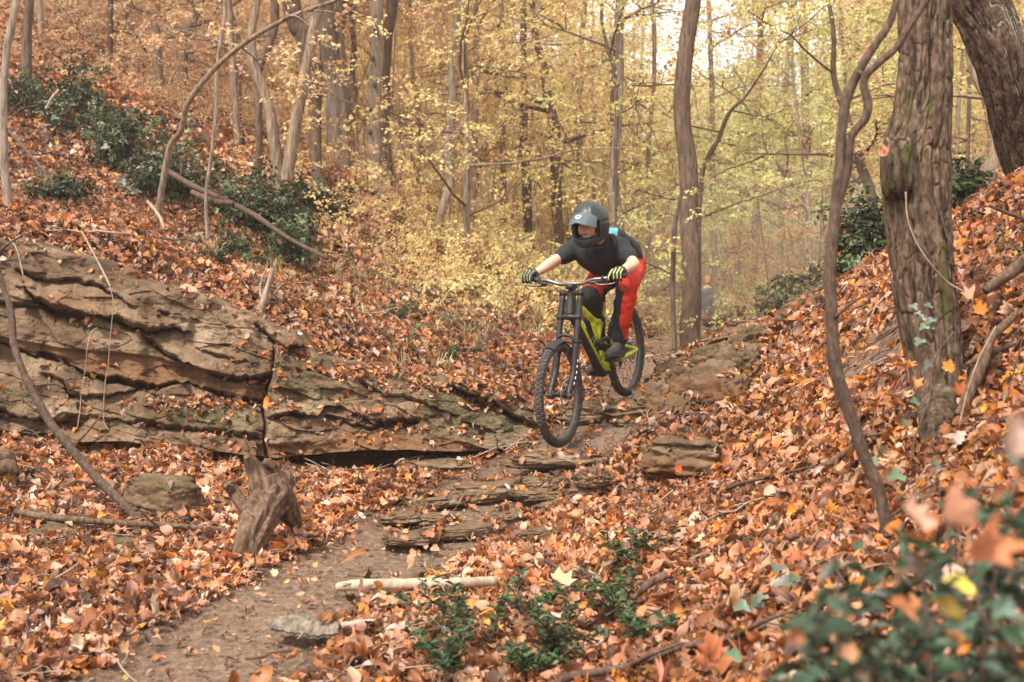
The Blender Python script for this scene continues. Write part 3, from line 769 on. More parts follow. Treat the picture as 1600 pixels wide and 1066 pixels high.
def boulder(name, label, c, size, rot=(0, 0, 0), seed=0, sub=5, strata=.5, moss=.4, warm=.3, cat='rock', group=None, flat=0., parent=None, sharp=1.):
    bm = bmesh.new(); bmesh.ops.create_icosphere(bm, subdivisions=sub, radius=1)
    V = np.array([v.co[:] for v in bm.verts]); F = [[v.index for v in f.verts] for f in bm.faces]; bm.free()
    s_ = seed * 3.7
    # blocky: push towards a rounded box, then cut with facets
    Vb = np.sign(V) * np.abs(V) ** .72
    V = Vb / np.linalg.norm(Vb, axis=1).max() * 1.15
    q = V + s_
    f1, f2, cid = worley(q * 1.3 * sharp, seed); V = V * (1 + .16 * (cid - .5) - .06 * np.exp(-((f2 - f1) / .08) ** 2))[:, None]
    V = V * (1 + .22 * fbm(q * 1.1, seed + 1, 4))[:, None]
    lay = np.floor(V[:, 2] * 4.5 + .8 * fbm(q * 1.2, seed + 2, 3)); hl = _h(lay.astype(np.int64), lay.astype(np.int64) * 0 + seed, lay.astype(np.int64) * 0, 3)
    V[:, :2] *= (1 + strata * .26 * (hl - .5))[:, None]
    fr = (V[:, 2] * 4.5 + .8 * fbm(q * 1.2, seed + 2, 3)) % 1
    V[:, :2] *= (1 - strata * .07 * np.exp(-(fr / .12) ** 2))[:, None]
    g1, g2, gc = worley(q * 3.2 * np.array((1, 1, 1.8)), seed + 6)
    V = V * (1 + .055 * fbm(q * 5, seed + 5, 5) + .10 * (gc - .5) - .06 * np.exp(-((g2 - g1) / .06) ** 2))[:, None]
    g1, g2, gc = worley(q * 7 * np.array((1, 1, 1.8)), seed + 16); V = V * (1 + .045 * (gc - .5) - .015 * np.exp(-((g2 - g1) / .08) ** 2) + .02 * fbm(q * 16, seed + 17, 3))[:, None]
    V = V * np.array(size)
    up = sstep(.1, .8, V[:, 2] / size[2])
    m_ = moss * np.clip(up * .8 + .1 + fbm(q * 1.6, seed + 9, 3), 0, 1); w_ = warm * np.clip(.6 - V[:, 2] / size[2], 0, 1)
    R = np.array(Euler([math.radians(a) for a in rot]).to_matrix()); V = V @ R.T
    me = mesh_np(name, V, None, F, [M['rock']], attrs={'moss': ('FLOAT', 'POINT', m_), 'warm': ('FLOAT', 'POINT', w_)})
    o = link(name, me, parent); o.location = c
    return tag(o, label, cat, group) if label else o
def rockpx(label, px, py, d, w, h, dy, seed, **k):
    """w,h in photograph pixels, dy depth in metres"""
    g = {}
    return boulder('rock', label, P(px, py, d), (w / 2 / FPX * d, dy / 2, h / 2 / FPX * d), seed=seed, **k)
rockpx('rounded mossy boulder behind the fallen branch, left of the stump', 256, 776, 6.75, 118, 66, .3, 2, moss=.6, strata=.15, rot=(0, 6, 10))
rockpx('flat pale slab under the overhang of the long ledge', 695, 732, 8.15, 150, 28, .5, 3, moss=.1, warm=.2, strata=.4)
rockpx('pale stone half buried just behind the stump', 478, 745, 7.75, 84, 22, .3, 4, moss=.1, strata=.5)
rockpx('small mossy stone below the left end of the fallen branch', 90, 835, 6.3, 105, 36, .3, 5, moss=.5, strata=.1)
rockpx('low stone showing through leaves under the two crossed branches', 195, 850, 6.1, 55, 22, .2, 6, moss=.3, strata=.1)
rockpx('half buried layered rock with a dark underside right of the trail', 1070, 716, 6.9, 128, 66, .42, 7, moss=.25, warm=.9, strata=1.1, rot=(0, 4, -8))
rockpx('low rock in front of the rear wheel', 1000, 645, 8.45, 95, 46, .35, 11, moss=.3, strata=.8, rot=(0, -8, 0))
rockpx('pale rock on the bank directly behind the rear wheel', 1035, 590, 9.7, 66, 22, .3, 12, moss=.1, warm=.2, strata=.5, rot=(0, -16, 0))
rockpx('flat dark slab lying on top of the rocky bank near the hiker', 1150, 532, 10.1, 115, 40, .6, 14, moss=.1, warm=.8, strata=1.3, rot=(0, -14, 0))
rockpx('pale flat slab behind the dark slab near the hiker', 1165, 510, 12.5, 72, 20, .6, 15, moss=.0, warm=.0, strata=.8)
rockpx('brown dirt covered rock beside the hiker on the trail', 1120, 503, 16, 48, 20, .6, 19, moss=.0, warm=.6, strata=.4)
rockpx('steep brown rock on the right bank behind the near sapling', 1258, 497, 8.8, 90, 72, .5, 16, moss=.15, warm=.9, strata=.5, rot=(0, -34, 0))
rockpx('small dark stone among leaves on the right bank', 1253, 618, 7.3, 34, 26, .15, 17, moss=.0, strata=.4, rot=(0, 20, 0), sub=4)
rockpx('dark rock at the foot of the bank below the front hub', 940, 640, 8.7, 70, 36, .3, 18, moss=.3, strata=.6)
for k, (lb, px, py, d, w, h, dy, mo) in enumerate([
    ('brown rock nearest the rear wheel in the knobbly bank', 1022, 632, 8.45, 62, 52, .35, .1), ('squat dark rock at the lower edge of the knobbly bank, left part', 1062, 650, 8.2, 66, 46, .3, .2),
    ('block with a shadowed underside in the middle of the knobbly bank', 1070, 612, 8.45, 74, 58, .4, .3), ('leaning slab behind the middle block of the bank', 1052, 586, 8.9, 70, 34, .4, .1),
    ('widest dark brown rock of the knobbly bank', 1118, 610, 8.25, 84, 70, .4, .2), ('rounded rock above the widest rock of the bank', 1112, 570, 8.7, 66, 46, .4, .5),
    ('knobbly rock on the upper right part of the bank', 1158, 578, 8.5, 64, 58, .4, .4), ('small rock at the bottom right of the widest bank rock', 1152, 612, 8.1, 44, 34, .25, .1),
    ('mossy lump crowning the knobbly bank left of the near sapling', 1172, 546, 8.9, 72, 40, .4, .7), ('small pale chip of rock at the foot of the bank', 1034, 664, 8.05, 34, 18, .2, .0)]):
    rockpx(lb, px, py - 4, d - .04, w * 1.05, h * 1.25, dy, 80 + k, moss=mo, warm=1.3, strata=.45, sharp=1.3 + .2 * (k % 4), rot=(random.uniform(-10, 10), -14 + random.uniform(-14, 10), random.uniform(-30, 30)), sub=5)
for k, (lb, px, py, d, w, h, dy) in enumerate([
    ('flat stone with a shadowed front edge left of the chunky step stone', 690, 786, 7.1, 70, 20, .25), ('wide worn bedrock step behind the chunky step stone', 830, 757, 7.35, 130, 20, .3), ('narrow bedrock rib right of the chunky step stone', 845, 776, 7.0, 84, 16, .2),
    ('thin tilted plate in front of the wide bedrock step', 905, 770, 6.95, 60, 18, .2), ('low brown stone at the lower end of the rocky steps', 640, 846, 6.35, 84, 16, .2), ('small square stone beside the thin step stone', 800, 812, 6.6, 46, 18, .18), ('flat stone at the left edge of the worn trail steps', 628, 812, 6.8, 60, 16, .2),
    ('chunky step stone in the middle of the trail', 765, 772, 7.2, 110, 30, .28),
    ('thin layered step stone across the trail above the dirt', 735, 832, 6.5, 130, 20, .2),
    ('slanting stone ledge right of the thin step stone', 840, 838, 6.3, 75, 24, .25),
    ('small knobbly stones at the right edge of the trail', 925, 748, 6.9, 52, 26, .22),
    ('flat worn stone just below the front tyre', 870, 722, 7.6, 150, 22, .4),
    ('grey flat stone between the two step stones', 870, 792, 6.9, 66, 14, .2),
    ('rounded grey stone left of the thin step stone', 682, 815, 6.8, 56, 18, .2),
    ('pale low slab beside the trail under the rear tyre', 905, 655, 8.8, 90, 22, .35)]):
    rockpx(lb, px, py - 3, d - .05, w * 1.1, h * 1.15, dy, 30 + k, moss=.08, warm=.1, strata=.5, rot=(0, -6 + 3 * k % 7, 0), group='worn step stones in the trail')

# dead leaves caught on the ledge
V = vco(led.data)
N = np.empty(len(V) * 3, np.float32); led.data.vertex_normals.foreach_get('vector', N); N = N.reshape(-1, 3)
if N[:, 1].mean() > 0: N = -N
pxv = V[:, 0] / V[:, 1] * FPX + 800; pyv = 533 - V[:, 2] / V[:, 1] * FPX
w = np.clip(N[:, 2] - .45, 0, 1) * (fbm(V * 3, 77, 3) > -.12)
for cx, cy, rx, ry, s_ in [(150, 505, 34, 7, 2.5), (320, 632, 110, 9, 3.), (590, 584, 120, 9, 3.), (740, 606, 80, 10, 3.), (470, 548, 40, 8, 3), (770, 634, 40, 8, 2.)]:
    w = w + s_ * np.exp(-(((pxv - cx) / rx) ** 2 + ((pyv - cy) / ry) ** 2)) * np.clip(N[:, 2] - .1, 0, 1)
w = w + (pyv < np.interp(pxv, [0, 400, 835], [385, 500, 640]) + 4) * .1
w = w / w.sum(); ch = RNG.choice(len(V), 1900, p=w)
tag(scatter('ledge_leaves', LEAVES, V[ch] + RNG.normal(0, .008, (len(ch), 3)) + N[ch] * .02, euler_from_normal(N[ch] + np.array((0, 0, .8)), .4), RNG.lognormal(-2.8, .3, len(ch)), leaf_colours(len(ch))), 'dead leaves caught in the beds and along the top of the ledge', kind='stuff')

# leaves lying on the separate rocks
rv = []; rn = []
for o in COL.objects:
    if o.name.startswith('rock') and o.get('category') == 'rock':
        v_ = vco(o.data) + np.array(o.location); n_ = np.empty(len(v_) * 3, np.float32); o.data.vertex_normals.foreach_get('vector', n_); n_ = n_.reshape(-1, 3)
        g_ = height(v_[:, 0], v_[:, 1]); k = (n_[:, 2] > .35) & (v_[:, 2] > g_) & (fbm(v_ * 4, 12, 2) > -.05); v_, n_ = v_[k], n_[k]
        if len(v_):
            i_ = RNG.integers(0, len(v_), int(60 * np.ptp(v_[:, 0]))); rv.append(v_[i_]); rn.append(n_[i_])
rv = np.concatenate(rv); rn = np.concatenate(rn)
tag(scatter('rock_leaves', LEAVES, rv + rn * .012, euler_from_normal(rn, .3), RNG.lognormal(-2.8, .3, len(rv)), leaf_colours(len(rv))), 'dead leaves lying on the rocks of the bank and the trail', kind='stuff')
# ------------------------------------------------------------------ trees
FC = np.array([(.66,.40,.24),(.76,.54,.33),(.80,.62,.31),(.80,.67,.33),(.58,.64,.29),(.66,.46,.34)])   # rust, orange tan, gold, yellow, yellow green, pink brown
def foliage_colours(p, rng=RNG, gold=0.):
    """autumn colour drifts through the wood: rust uphill on one side, gold in the middle, yellow green down the valley"""
    n = len(p); b = p[:, 0] / np.maximum(p[:, 1], 1) ; hgt = p[:, 2] / np.maximum(p[:, 1], 1)
    drift = fbm(p * .22, 55, 3)
    t = (b + .43) / .86 + .28 * drift + rng.normal(0, .05, n)
    r = np.stack([np.interp(t, [0, .18, .4, .6, .78, 1.], FC[[1, 1, 2, 3, 4, 3], k]) for k in range(3)], 1)
    top = np.clip(hgt * 3.2 - .25, 0, 1)[:, None] * np.clip(t - .55, 0, 1)[:, None] * 2.2
    r = r * (1 - np.clip(top, 0, .9)) + np.array((.74, .50, .17)) * np.clip(top, 0, .9)
    odd = rng.uniform(0, 1, n)
    r = np.where((odd < .12)[:, None], FC[0], r); r = np.where(((odd > .12) & (odd < .22) & (t < .45))[:, None], FC[5], r)
    return np.clip(r * rng.uniform(.8, 1.15, (n, 1)), 0, .9)

def grow(mb, tips, rng, p0, d0, L, r0, lvl, seg, jit=.16, droop=0.):
    n = 6 if lvl else 9
    pts = [np.array(p0, float)]; d = np.array(d0, float); d /= np.linalg.norm(d)
    for k in range(n):
        d = d + rng.normal(0, jit, 3) * (1, 1, .8) + np.array((0, 0, -droop / n)); d /= np.linalg.norm(d)
        pts.append(pts[-1] + d * L / n)
    pts = np.array(pts); rr = r0 * np.linspace(1, .18, n + 1) + .0015
    mb.tube(pts, rr, seg, caps=False)
    if lvl == 0:
        for q in pts[1:]: tips.append(q)
        return
    for q in pts[n // 2:]: tips.append(q)
    m = rng.integers(3, 6)
    for k in range(m):
        i = int(rng.integers(2, n)); sd = rng.normal(0, 1, 3) * (1, 1, .55); sd /= np.linalg.norm(sd)
        grow(mb, tips, rng, pts[i], d0 / np.linalg.norm(d0) * .6 + sd * .8 + (0, 0, .15), L * rng.uniform(.3, .55), r0 * .45, lvl - 1, max(3, seg - 1), jit * 1.2, droop)

def tree(name, label, path, wid, bark, seg=12, n=60, branches=8, bl=(1.2, 2.4), bh=(.35, 1.), sprays=250, spread=.3, ext=4.5, seed=0, group=None, disp=None, colour=None, cat='tree', up=.35, ss=1., crown=True, world=False, droop=.2, wob=.5):
    """path rows (px, py, distance), wid in photograph pixels; sprays of leaves sit on the branches"""
    rng = np.random.default_rng(seed + 100)
    if world: pw = np.array(path, float); r = np.array(wid, float) / 2
    else:
        pw = PA(path); r = np.array([w / 2 / FPX * q[2] for w, q in zip(wid, path)])
    gzb = ground(pw[0][0], pw[0][1])
    if pw[0][2] > gzb: pw[0][2] = gzb
    base = pw[0].copy()
    pw = np.vstack([pw[0] + (0, 0, -.25), pw]); r = np.concatenate([[r[0] * 1.15], r])
    if ext:
        d = pw[-1] - pw[-2]; d /= np.linalg.norm(d); d = d * .6 + np.array((0, 0, .5)); d /= np.linalg.norm(d)
        pw = np.vstack([pw, pw[-1] + d * ext * .5 + rng.normal(0, .1, 3), pw[-1] + d * ext + rng.normal(0, .2, 3)]); r = np.concatenate([r, [r[-1] * .7, r[-1] * .3]])
    if not world:
        cc = curve(np.hstack([pw, r[:, None]]), 46); wv = np.clip(cc[:, 3].mean() * wob, .006, .018)
        w3 = np.stack([fbm(xyz(cc[:, 2] * 2.1, seed + q * 9.), 7 + q, 3) for q in (0, 1)], 1) * wv * 2; w3[:3] *= 0; pw = cc[:, :3].copy(); pw[:, :2] += w3; r = cc[:, 3]
    root = empty(name, base, label, cat, group)
    mb = MB(); mb.tube(pw, r, seg, n, disp=disp)
    c = curve(np.hstack([pw, r[:, None]]), 100); tips = []
    H = c[:, 2] - c[0, 2]; H = H / H.max()
    for k in range(branches):
        h = rng.uniform(*bh); i = int(np.argmin(abs(H - h))); a = rng.uniform(0, 6.283)
        L = rng.uniform(*bl) * (1.15 - .5 * h); d = np.array((math.cos(a), math.sin(a), up + rng.normal(0, .25)))
        grow(mb, tips, rng, c[i, :3], d, L, max(.006, min(c[i, 3] * .45, .03 * L)), 1, 5, .14, droop)
    tk_ = mb.build('trunk', M[bark], root)
    if disp is not None and hasattr(disp, 'plate'):
        at = tk_.data.attributes.new('plate', 'FLOAT', 'POINT'); full = np.full(len(tk_.data.vertices), .5, np.float32); full[:len(disp.plate)] = disp.plate; at.data.foreach_set('value', full)
    if crown and sprays and tips:
        tp = np.array(tips); q = tp[rng.integers(0, len(tp), sprays)] + rng.normal(0, spread, (sprays, 3)) * (1, 1, .6)
        nrm = np.tile((0, 0, 1.), (sprays, 1))
        col = foliage_colours(q, rng) if colour is None else np.clip(np.array(colour) * rng.uniform(.7, 1.2, (sprays, 1)), 0, .9)
        scatter('crown', SPRAYS, q, euler_from_normal(nrm, .45, rng), rng.uniform(.7, 1.2, sprays) * ss, col, root)
    return root

# --- the two big trees on the right bank
def oak_disp(amp, sx, sz, seed):
    def f(p, th, r):
        m, k = len(p), len(th)
        s = np.concatenate([[0], np.cumsum(np.linalg.norm(np.diff(p, axis=0), axis=1))])
        R = r.mean()
        X = np.cos(th)[None, :] * R * sx + 0 * s[:, None]; Y = np.sin(th)[None, :] * R * sx + 0 * s[:, None]; Z = s[:, None] * sz + 0 * th[None, :]
        q = np.stack([X.ravel(), Y.ravel(), Z.ravel()], 1); q = q + .5 * np.stack([fbm(q * .5, seed + 4, 2)] * 3, 1)
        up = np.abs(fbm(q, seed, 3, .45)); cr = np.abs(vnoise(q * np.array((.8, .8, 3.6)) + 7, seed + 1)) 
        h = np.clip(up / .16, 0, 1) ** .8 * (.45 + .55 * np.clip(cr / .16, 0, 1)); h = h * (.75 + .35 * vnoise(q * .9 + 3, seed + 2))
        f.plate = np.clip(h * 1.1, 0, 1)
        big = fbm(np.stack([X.ravel() * .12, Y.ravel() * .12, Z.ravel() * .12], 1), seed + 9, 3)
        return (amp * 1.25 * (h - .6) + amp * 1.4 * big + amp * .25 * fbm(q * 3, seed + 2, 2)).reshape(m, k)
    return f
big = tree('furrowed_tree', 'big furrowed trunk with moss and ivy at its foot, nearest tree on the right bank',
    [(1478, 668, 5.35), (1466, 600, 5.45), (1458, 520, 5.5), (1445, 430, 5.5), (1436, 340, 5.5), (1432, 240, 5.5), (1444, 150, 5.5), (1448, 60, 5.5), (1450, -30, 5.5)], [62, 76, 92, 96, 98, 100, 84, 78, 77],
    'bark_oak', 200, 620, 6, (1.5, 2.5), (.75, 1.), 120, ext=3.5, seed=1, disp=oak_disp(.015, 34, 3.6, 3), up=.5)
M['bark_oak_mossy'] = bark_material('furrowed_bark_with_moss', (.020, .013, .009), (.090, .060, .040), (.22, .16, .11), 1.0, (.062, .066, .018), .5, .012, .7, warm=True)
mb = MB()      # burl on the side of the trunk and root flares
burl = boulder('burl', None, P(1400, 262, 5.42), (.065, .09, .15), seed=61, sub=4, strata=0, parent=big); burl.data.materials[0] = M['bark_oak_mossy']; at = burl.data.attributes.new('plate', 'FLOAT', 'POINT'); bf = worley(vco(burl.data) * np.array((28, 28, 16)), 5); at.data.foreach_set('value', np.clip((bf[1] - bf[0]) / .4, 0, 1).astype(np.float32))
for k, pts in enumerate([[(1470, 630, 5.3), (1462, 670, 5.1), (1455, 700, 5.0)], [(1490, 590, 5.45), (1540, 630, 5.5), (1580, 660, 5.5)]]):
    m2 = MB(); dp = oak_disp(.012, 30, 7, 20 + k); m2.tube(PA(pts), [.085, .06, .03], 40, 60, disp=dp); ro = m2.build('root', M['bark_oak_mossy'], big)
    at = ro.data.attributes.new('plate', 'FLOAT', 'POINT'); full = np.full(len(ro.data.vertices), .5, np.float32); full[:len(dp.plate)] = dp.plate; at.data.foreach_set('value', full)
for o in big.children:
    if o.name.startswith('trunk'):
        o.data.materials.append(M['bark_oak_mossy'])
        C_, N_ = fco(o.data); px = C_[:, 0] / C_[:, 1] * FPX + 800; py = 533 - C_[:, 2] / C_[:, 1] * FPX
        g = np.exp(-(((px - 1435) / 26) ** 2 + ((py - 175) / 55) ** 2)) + np.exp(-(((px - 1490) / 26) ** 2 + ((py - 450) / 70) ** 2)) + .8 * np.exp(-(((px - 1455) / 30) ** 2 + ((py - 620) / 50) ** 2)) + .7 * np.exp(-(((px - 1405) / 20) ** 2 + ((py - 250) / 40) ** 2))
        mi = ((g + .35 * fbm(C_ * 14, 8, 3)) > .42).astype(np.int32); o.data.polygons.foreach_set('material_index', mi)
lean = tree('furrowed_tree', 'big dark trunk leaning left at the top right edge, lichen on its upper side',
    [(1640, 330, 8.2), (1610, 250, 8.2), (1588, 180, 8.1), (1562, 100, 8.0), (1540, 30, 8.0), (1510, -60, 8.0)], [92, 84, 82, 80, 84, 84],
    'bark_oak', 140, 380, 5, (1.5, 2.5), (.8, 1.), 100, ext=3, seed=2, disp=oak_disp(.019, 26, 2.8, 30), up=.5)
for o in lean.children:
    if o.name.startswith('trunk'):
        M['lichen'] = bark_material('lichen_bark', (.08, .08, .06), (.20, .21, .165), (.36, .37, .31), 1.2, None, .4, .012, .8, warm=True); o.data.materials.append(M['lichen'])
        C_, N_ = fco(o.data); g = N_[:, 0] * .4 + N_[:, 2] * 1.3 + .9 * fbm(C_ * 7, 18, 4); o.data.polygons.foreach_set('material_index', (g > .52).astype(np.int32))

# --- trees one can tell apart, in order across the picture
T = tree
T('sapling', 'slim grey stem at the far left edge rising past the top of the ledge', [(10,335,9.2),(8,250,9.2),(7,150,9.2),(14,80,9.2),(28,-15,9.2)], [15,12,11,12,11], 'bark_grey', 10, 60, 5, (.6,1.2), (.5,1.), 20, ext=2, seed=11)
T('tree', 'short dark trunk behind the evergreen bushes near the top left corner', [(43,110,15.5),(42,70,15.5),(44,30,15.5),(47,-20,15.5)], [16,15,14,14], 'bark_dark', 10, 40, 7, (1,2), (.4,1.), 260, seed=12)
T('sapling', 'slender arching stem bending over to the right across the upper left', [(243,265,10.8),(262,238,10.7),(282,205,10.6),(292,165,10.5),(320,125,10.4),(360,85,10.3),(410,50,10.2),(470,20,10.1),(545,-8,10.)], [11,10,9,9,8.5,8,7.5,6.5,5], 'bark_tan', 10, 90, 6, (.4,.9), (.5,1.), 22, ext=.8, seed=13)
T('sapling', 'thin straight pale stem standing in front of the dark bushes left of the forked tree', [(325,350,10.9),(322,300,10.9),(330,240,10.9),(338,170,10.9),(342,90,10.9),(353,-10,10.9)], [6,6,6,7,6,6], 'bark_grey', 8, 60, 4, (.4,.9), (.4,1.), 14, ext=1.5, seed=14)
tw = T('forked_tree', 'knobbly tan tree forked from the ground with two smooth stems, left of the pale trunk', [(437,252,13.2),(430,215,13.2),(424,180,13.2),(412,140,13.2),(399,105,13.2),(394,60,13.2),(402,-10,13.2)], [19,18,18,16,17,13,12], 'bark_tan', 14, 80, 7, (.8,1.6), (.55,1.), 90, ext=3, seed=15,
    disp=lambda p, th, r: .012 * fbm(np.stack([(p[:, 0:1] * 9 + np.cos(th)).ravel(), (np.sin(th) + 0 * p[:, 0:1]).ravel(), (p[:, 2:3] * 6 + 0 * th).ravel()], 1), 4, 3).reshape(len(p), len(th)))
m2 = MB(); q = PA([(447,285,13.1),(455,235,13.1),(463,190,13.1),(470,150,13.1),(478,105,13.1),(487,65,13.1),(498,-20,13.1),(505,-160,13.1)])
m2.tube(q, np.array([20,19,18,17,15,17,15,11]) / 2 / FPX * 13.1, 14, 80)

m2.build('stem', M['bark_tan'], tw)
T('tree', 'brown stem crossing behind the forked tree, leaning right at the top', [(404,215,14.5),(403,150,14.5),(408,100,14.5),(422,60,14.5),(432,-15,14.5)], [12,12,13,13,14], 'bark_brown', 10, 50, 6, (.8,1.6), (.4,1.), 120, seed=16)
T('tree', 'dark trunk leaning left between the forked tree and the grey oak', [(498,130,16),(478,75,16),(465,40,16),(452,-20,16)], [18,26,28,28], 'bark_brown', 12, 50, 6, (1,2), (.3,1.), 160, seed=17)
T('oak', 'stout deeply fissured grey trunk behind the forked tree', [(532,262,19),(530,200,19),(525,140,19),(520,80,19),(518,20,19),(520,-30,19)], [48,44,42,43,46,50], 'bark_fissured', 48, 140, 8, (1.5,3), (.5,1.), 260, ext=5, seed=18, disp=oak_disp(.03, 12, 1.6, 44))
pal = T('pale_tree', 'straight pale grey trunk with small knots, tallest pale trunk left of centre', [(596,322,17),(588,280,17),(583,220,17),(584,150,17),(587,70,17),(588,-20,17)], [22,26,24,22,21,20], 'bark_grey', 20, 90, 7, (1.2,2.2), (.55,1.), 200, ext=5, seed=19)
for py in (45, 92, 133, 168, 206):
    b_ = MB(); b_.ball((0, 0, 0), (.03, .03, .05), 8, None, 6); kn = b_.build('knot', M['bark_dark'], pal); kn.location = P(584 + random.uniform(-7, 9), py, 16.87)
T('tree', 'reddish brown trunk standing just right of the straight pale trunk', [(607,298,18.5),(604,220,18.5),(603,140,18.5),(607,70,18.5),(612,-20,18.5)], [13,13,12,15,18], 'bark_brown', 10, 60, 8, (1,2), (.4,1.), 220, seed=20)
T('tree', 'grey trunk with kinked pale foot, midway between the pale trunk and the rider', [(684,336,16.5),(694,315,16.5),(700,290,16.5),(698,240,16.5),(704,190,16.5),(706,120,16.5),(709,50,16.5),(722,-20,16.5)], [13,14,13,13,12,12,12,11], 'bark_grey', 12, 90, 9, (1.2,2.2), (.3,1.), 260, ext=4, seed=21, up=.6)
T('tree', 'dark ivy clad stem in the gold foliage up and left of the rider', [(826,330,23),(822,260,23),(819,200,23),(821,140,23),(818,90,23),(816,-20,23)], [15,15,13,12,11,10], 'bark_dark', 10, 60, 10, (1.5,2.8), (.2,1.), 420, seed=22)
T('tree', 'dark crooked trunk leaning left above and left of the helmet', [(872,300,21),(870,250,21),(866,200,21),(855,155,21),(848,105,21),(835,40,21),(832,-30,21)], [16,18,17,15,13,11,10], 'bark_brown', 10, 70, 12, (1.5,2.8), (.2,1.), 420, seed=23)
T('pale_tree', 'pale trunk directly behind the helmet of the rider', [(964,372,14.5),(962,320,14.5),(962,260,14.5),(966,200,14.5),(968,110,14.5),(968,50,14.5),(972,-20,14.5)], [22,20,15,12,13,14,12], 'bark_grey', 14, 80, 8, (1.,2.2), (.3,1.), 200, ext=4, seed=24)
T('sapling', 'thin dark stem merging with the pale trunk above the helmet', [(968,330,14.1),(963,250,14.1),(964,170,14.1),(960,110,14.1),(950,75,14.1),(942,30,14.1),(938,-20,14.1)], [6,6,7,7,6,5,5], 'bark_dark', 8, 70, 7, (.8,1.8), (.3,1.), 60, ext=2, seed=25)
T('tree', 'tall brown trunk right of the rider with the hiker behind its foot', [(1080,560,13.4),(1078,500,13.4),(1080,420,13.4),(1079,340,13.4),(1077,260,13.4),(1068,180,13.4),(1069,110,13.4),(1076,50,13.4),(1086,-30,13.4)], [36,30,29,29,29,26,25,25,24], 'bark_brown', 28, 140, 6, (1.,2.), (.55,1.), 110, ext=4, seed=26,
    disp=lambda p, th, r: .006 * fbm(np.stack([(np.cos(th) * 5 + 0 * p[:, 0:1]).ravel(), (np.sin(th) * 5 + 0 * p[:, 0:1]).ravel(), (p[:, 2:3] * 2.5 + 0 * th).ravel()], 1), 14, 4).reshape(len(p), len(th)))
T('sapling', 'thin dark bent stem just left of the tall brown trunk', [(1053,500,12.6),(1050,440,12.6),(1052,370,12.6),(1060,335,12.6),(1068,290,12.6)], [8,8,8,6,4], 'bark_dark', 8, 50, 4, (.5,1.1), (.4,1.), 26, ext=0, seed=27)
T('sapling', 'many branched sapling growing from behind the tall brown trunk with yellow leaves', [(1093,420,14.2),(1094,300,14.2),(1105,250,14.2),(1125,215,14.2),(1140,175,14.2),(1165,150,14.2)], [7,8,8,7,6,4], 'bark_dark', 8, 60, 9, (.9,2.), (.3,1.), 160, ext=1., seed=28)
T('tree', 'leaning grey stem seen behind the near fork on the right', [(1378,350,13),(1360,310,13),(1345,262,13),(1330,215,13),(1318,170,13),(1303,120,13)], [16,16,15,13,12,9], 'bark_brown', 10, 50, 8, (.9,1.8), (.3,1.), 130, ext=1.5, seed=29)
T('tree', 'blurred tan trunk between the two big furrowed trunks', [(1528,330,12),(1540,290,12),(1555,235,12),(1545,170,12),(1520,110,12),(1510,40,12),(1508,-30,12)], [34,30,24,16,10,9,8], 'bark_tan', 10, 50, 6, (.9,1.8), (.3,1.), 90, ext=2, seed=30)
for k, (x0, y0, x1, y1, w, d, b, lb) in enumerate([(246,95,247,-20,12,20,'bark_grey','faint grey trunk above the evergreen bushes left of the arching stem'),(283,105,318,-20,14,19,'bark_tan','tan trunk tilted to the right above the arching stem'),
    (66,75,60,-20,9,22,'bark_grey','hazy slim trunk right of the short dark trunk'),(150,70,140,-20,8,24,'bark_tan','hazy slim stem between the top left corner and the faint grey trunk'),(788,340,783,-20,9,24,'bark_tan','slim dark stem left of the ivy clad stem'),
    (740,330,745,-20,7,26,'bark_grey','fine grey stem halfway between the kinked trunk and the ivy clad stem'),(548,250,549,-20,9,21,'bark_brown','dark slim stem touching the right side of the grey oak'),(655,310,640,-20,7,24,'bark_tan','fine tan stem left of the kinked grey trunk'),
    (905,330,917,-20,9,24,'bark_tan','slim tan stem above the helmet peak'),(1013,430,1020,-20,7,20,'bark_tan','slim stem just right of the rider shoulder'),(1120,430,1104,-20,8,24,'bark_tan','slim stem above the hiker'),(1178,440,1190,-20,11,26,'bark_tan','faded tan trunk over the flat slabs right of the hiker'),
    (1218,440,1236,-20,8,28,'bark_grey','faded grey stem in the yellow green foliage'),(1262,400,1255,-20,13,24,'bark_tan','faded broad trunk left of the near sapling'),(1510,260,1522,-20,6,16,'bark_dark','thin dark stem right of the furrowed trunk'),(205,60,190,-20,8,26,'bark_grey','faint slim stem left of the faint grey trunk'),(375,120,352,-20,8,20,'bark_tan','tan stem crossing the arching stem near its top')]):
    xm = (x0 + x1) / 2 + random.uniform(-6, 6)
    T('tree', lb, [(x0, y0 + 25, d), (x0 * .6 + xm * .4 + random.uniform(-3, 3), y0 * .6, d), (xm, y0 * .35, d), (x1, y1, d)], [w * 1.3, w * 1.05, w, w * .9], b, 8, 40, 11, (1.2, 2.6), (.15, 1.), 380, seed=50 + k)

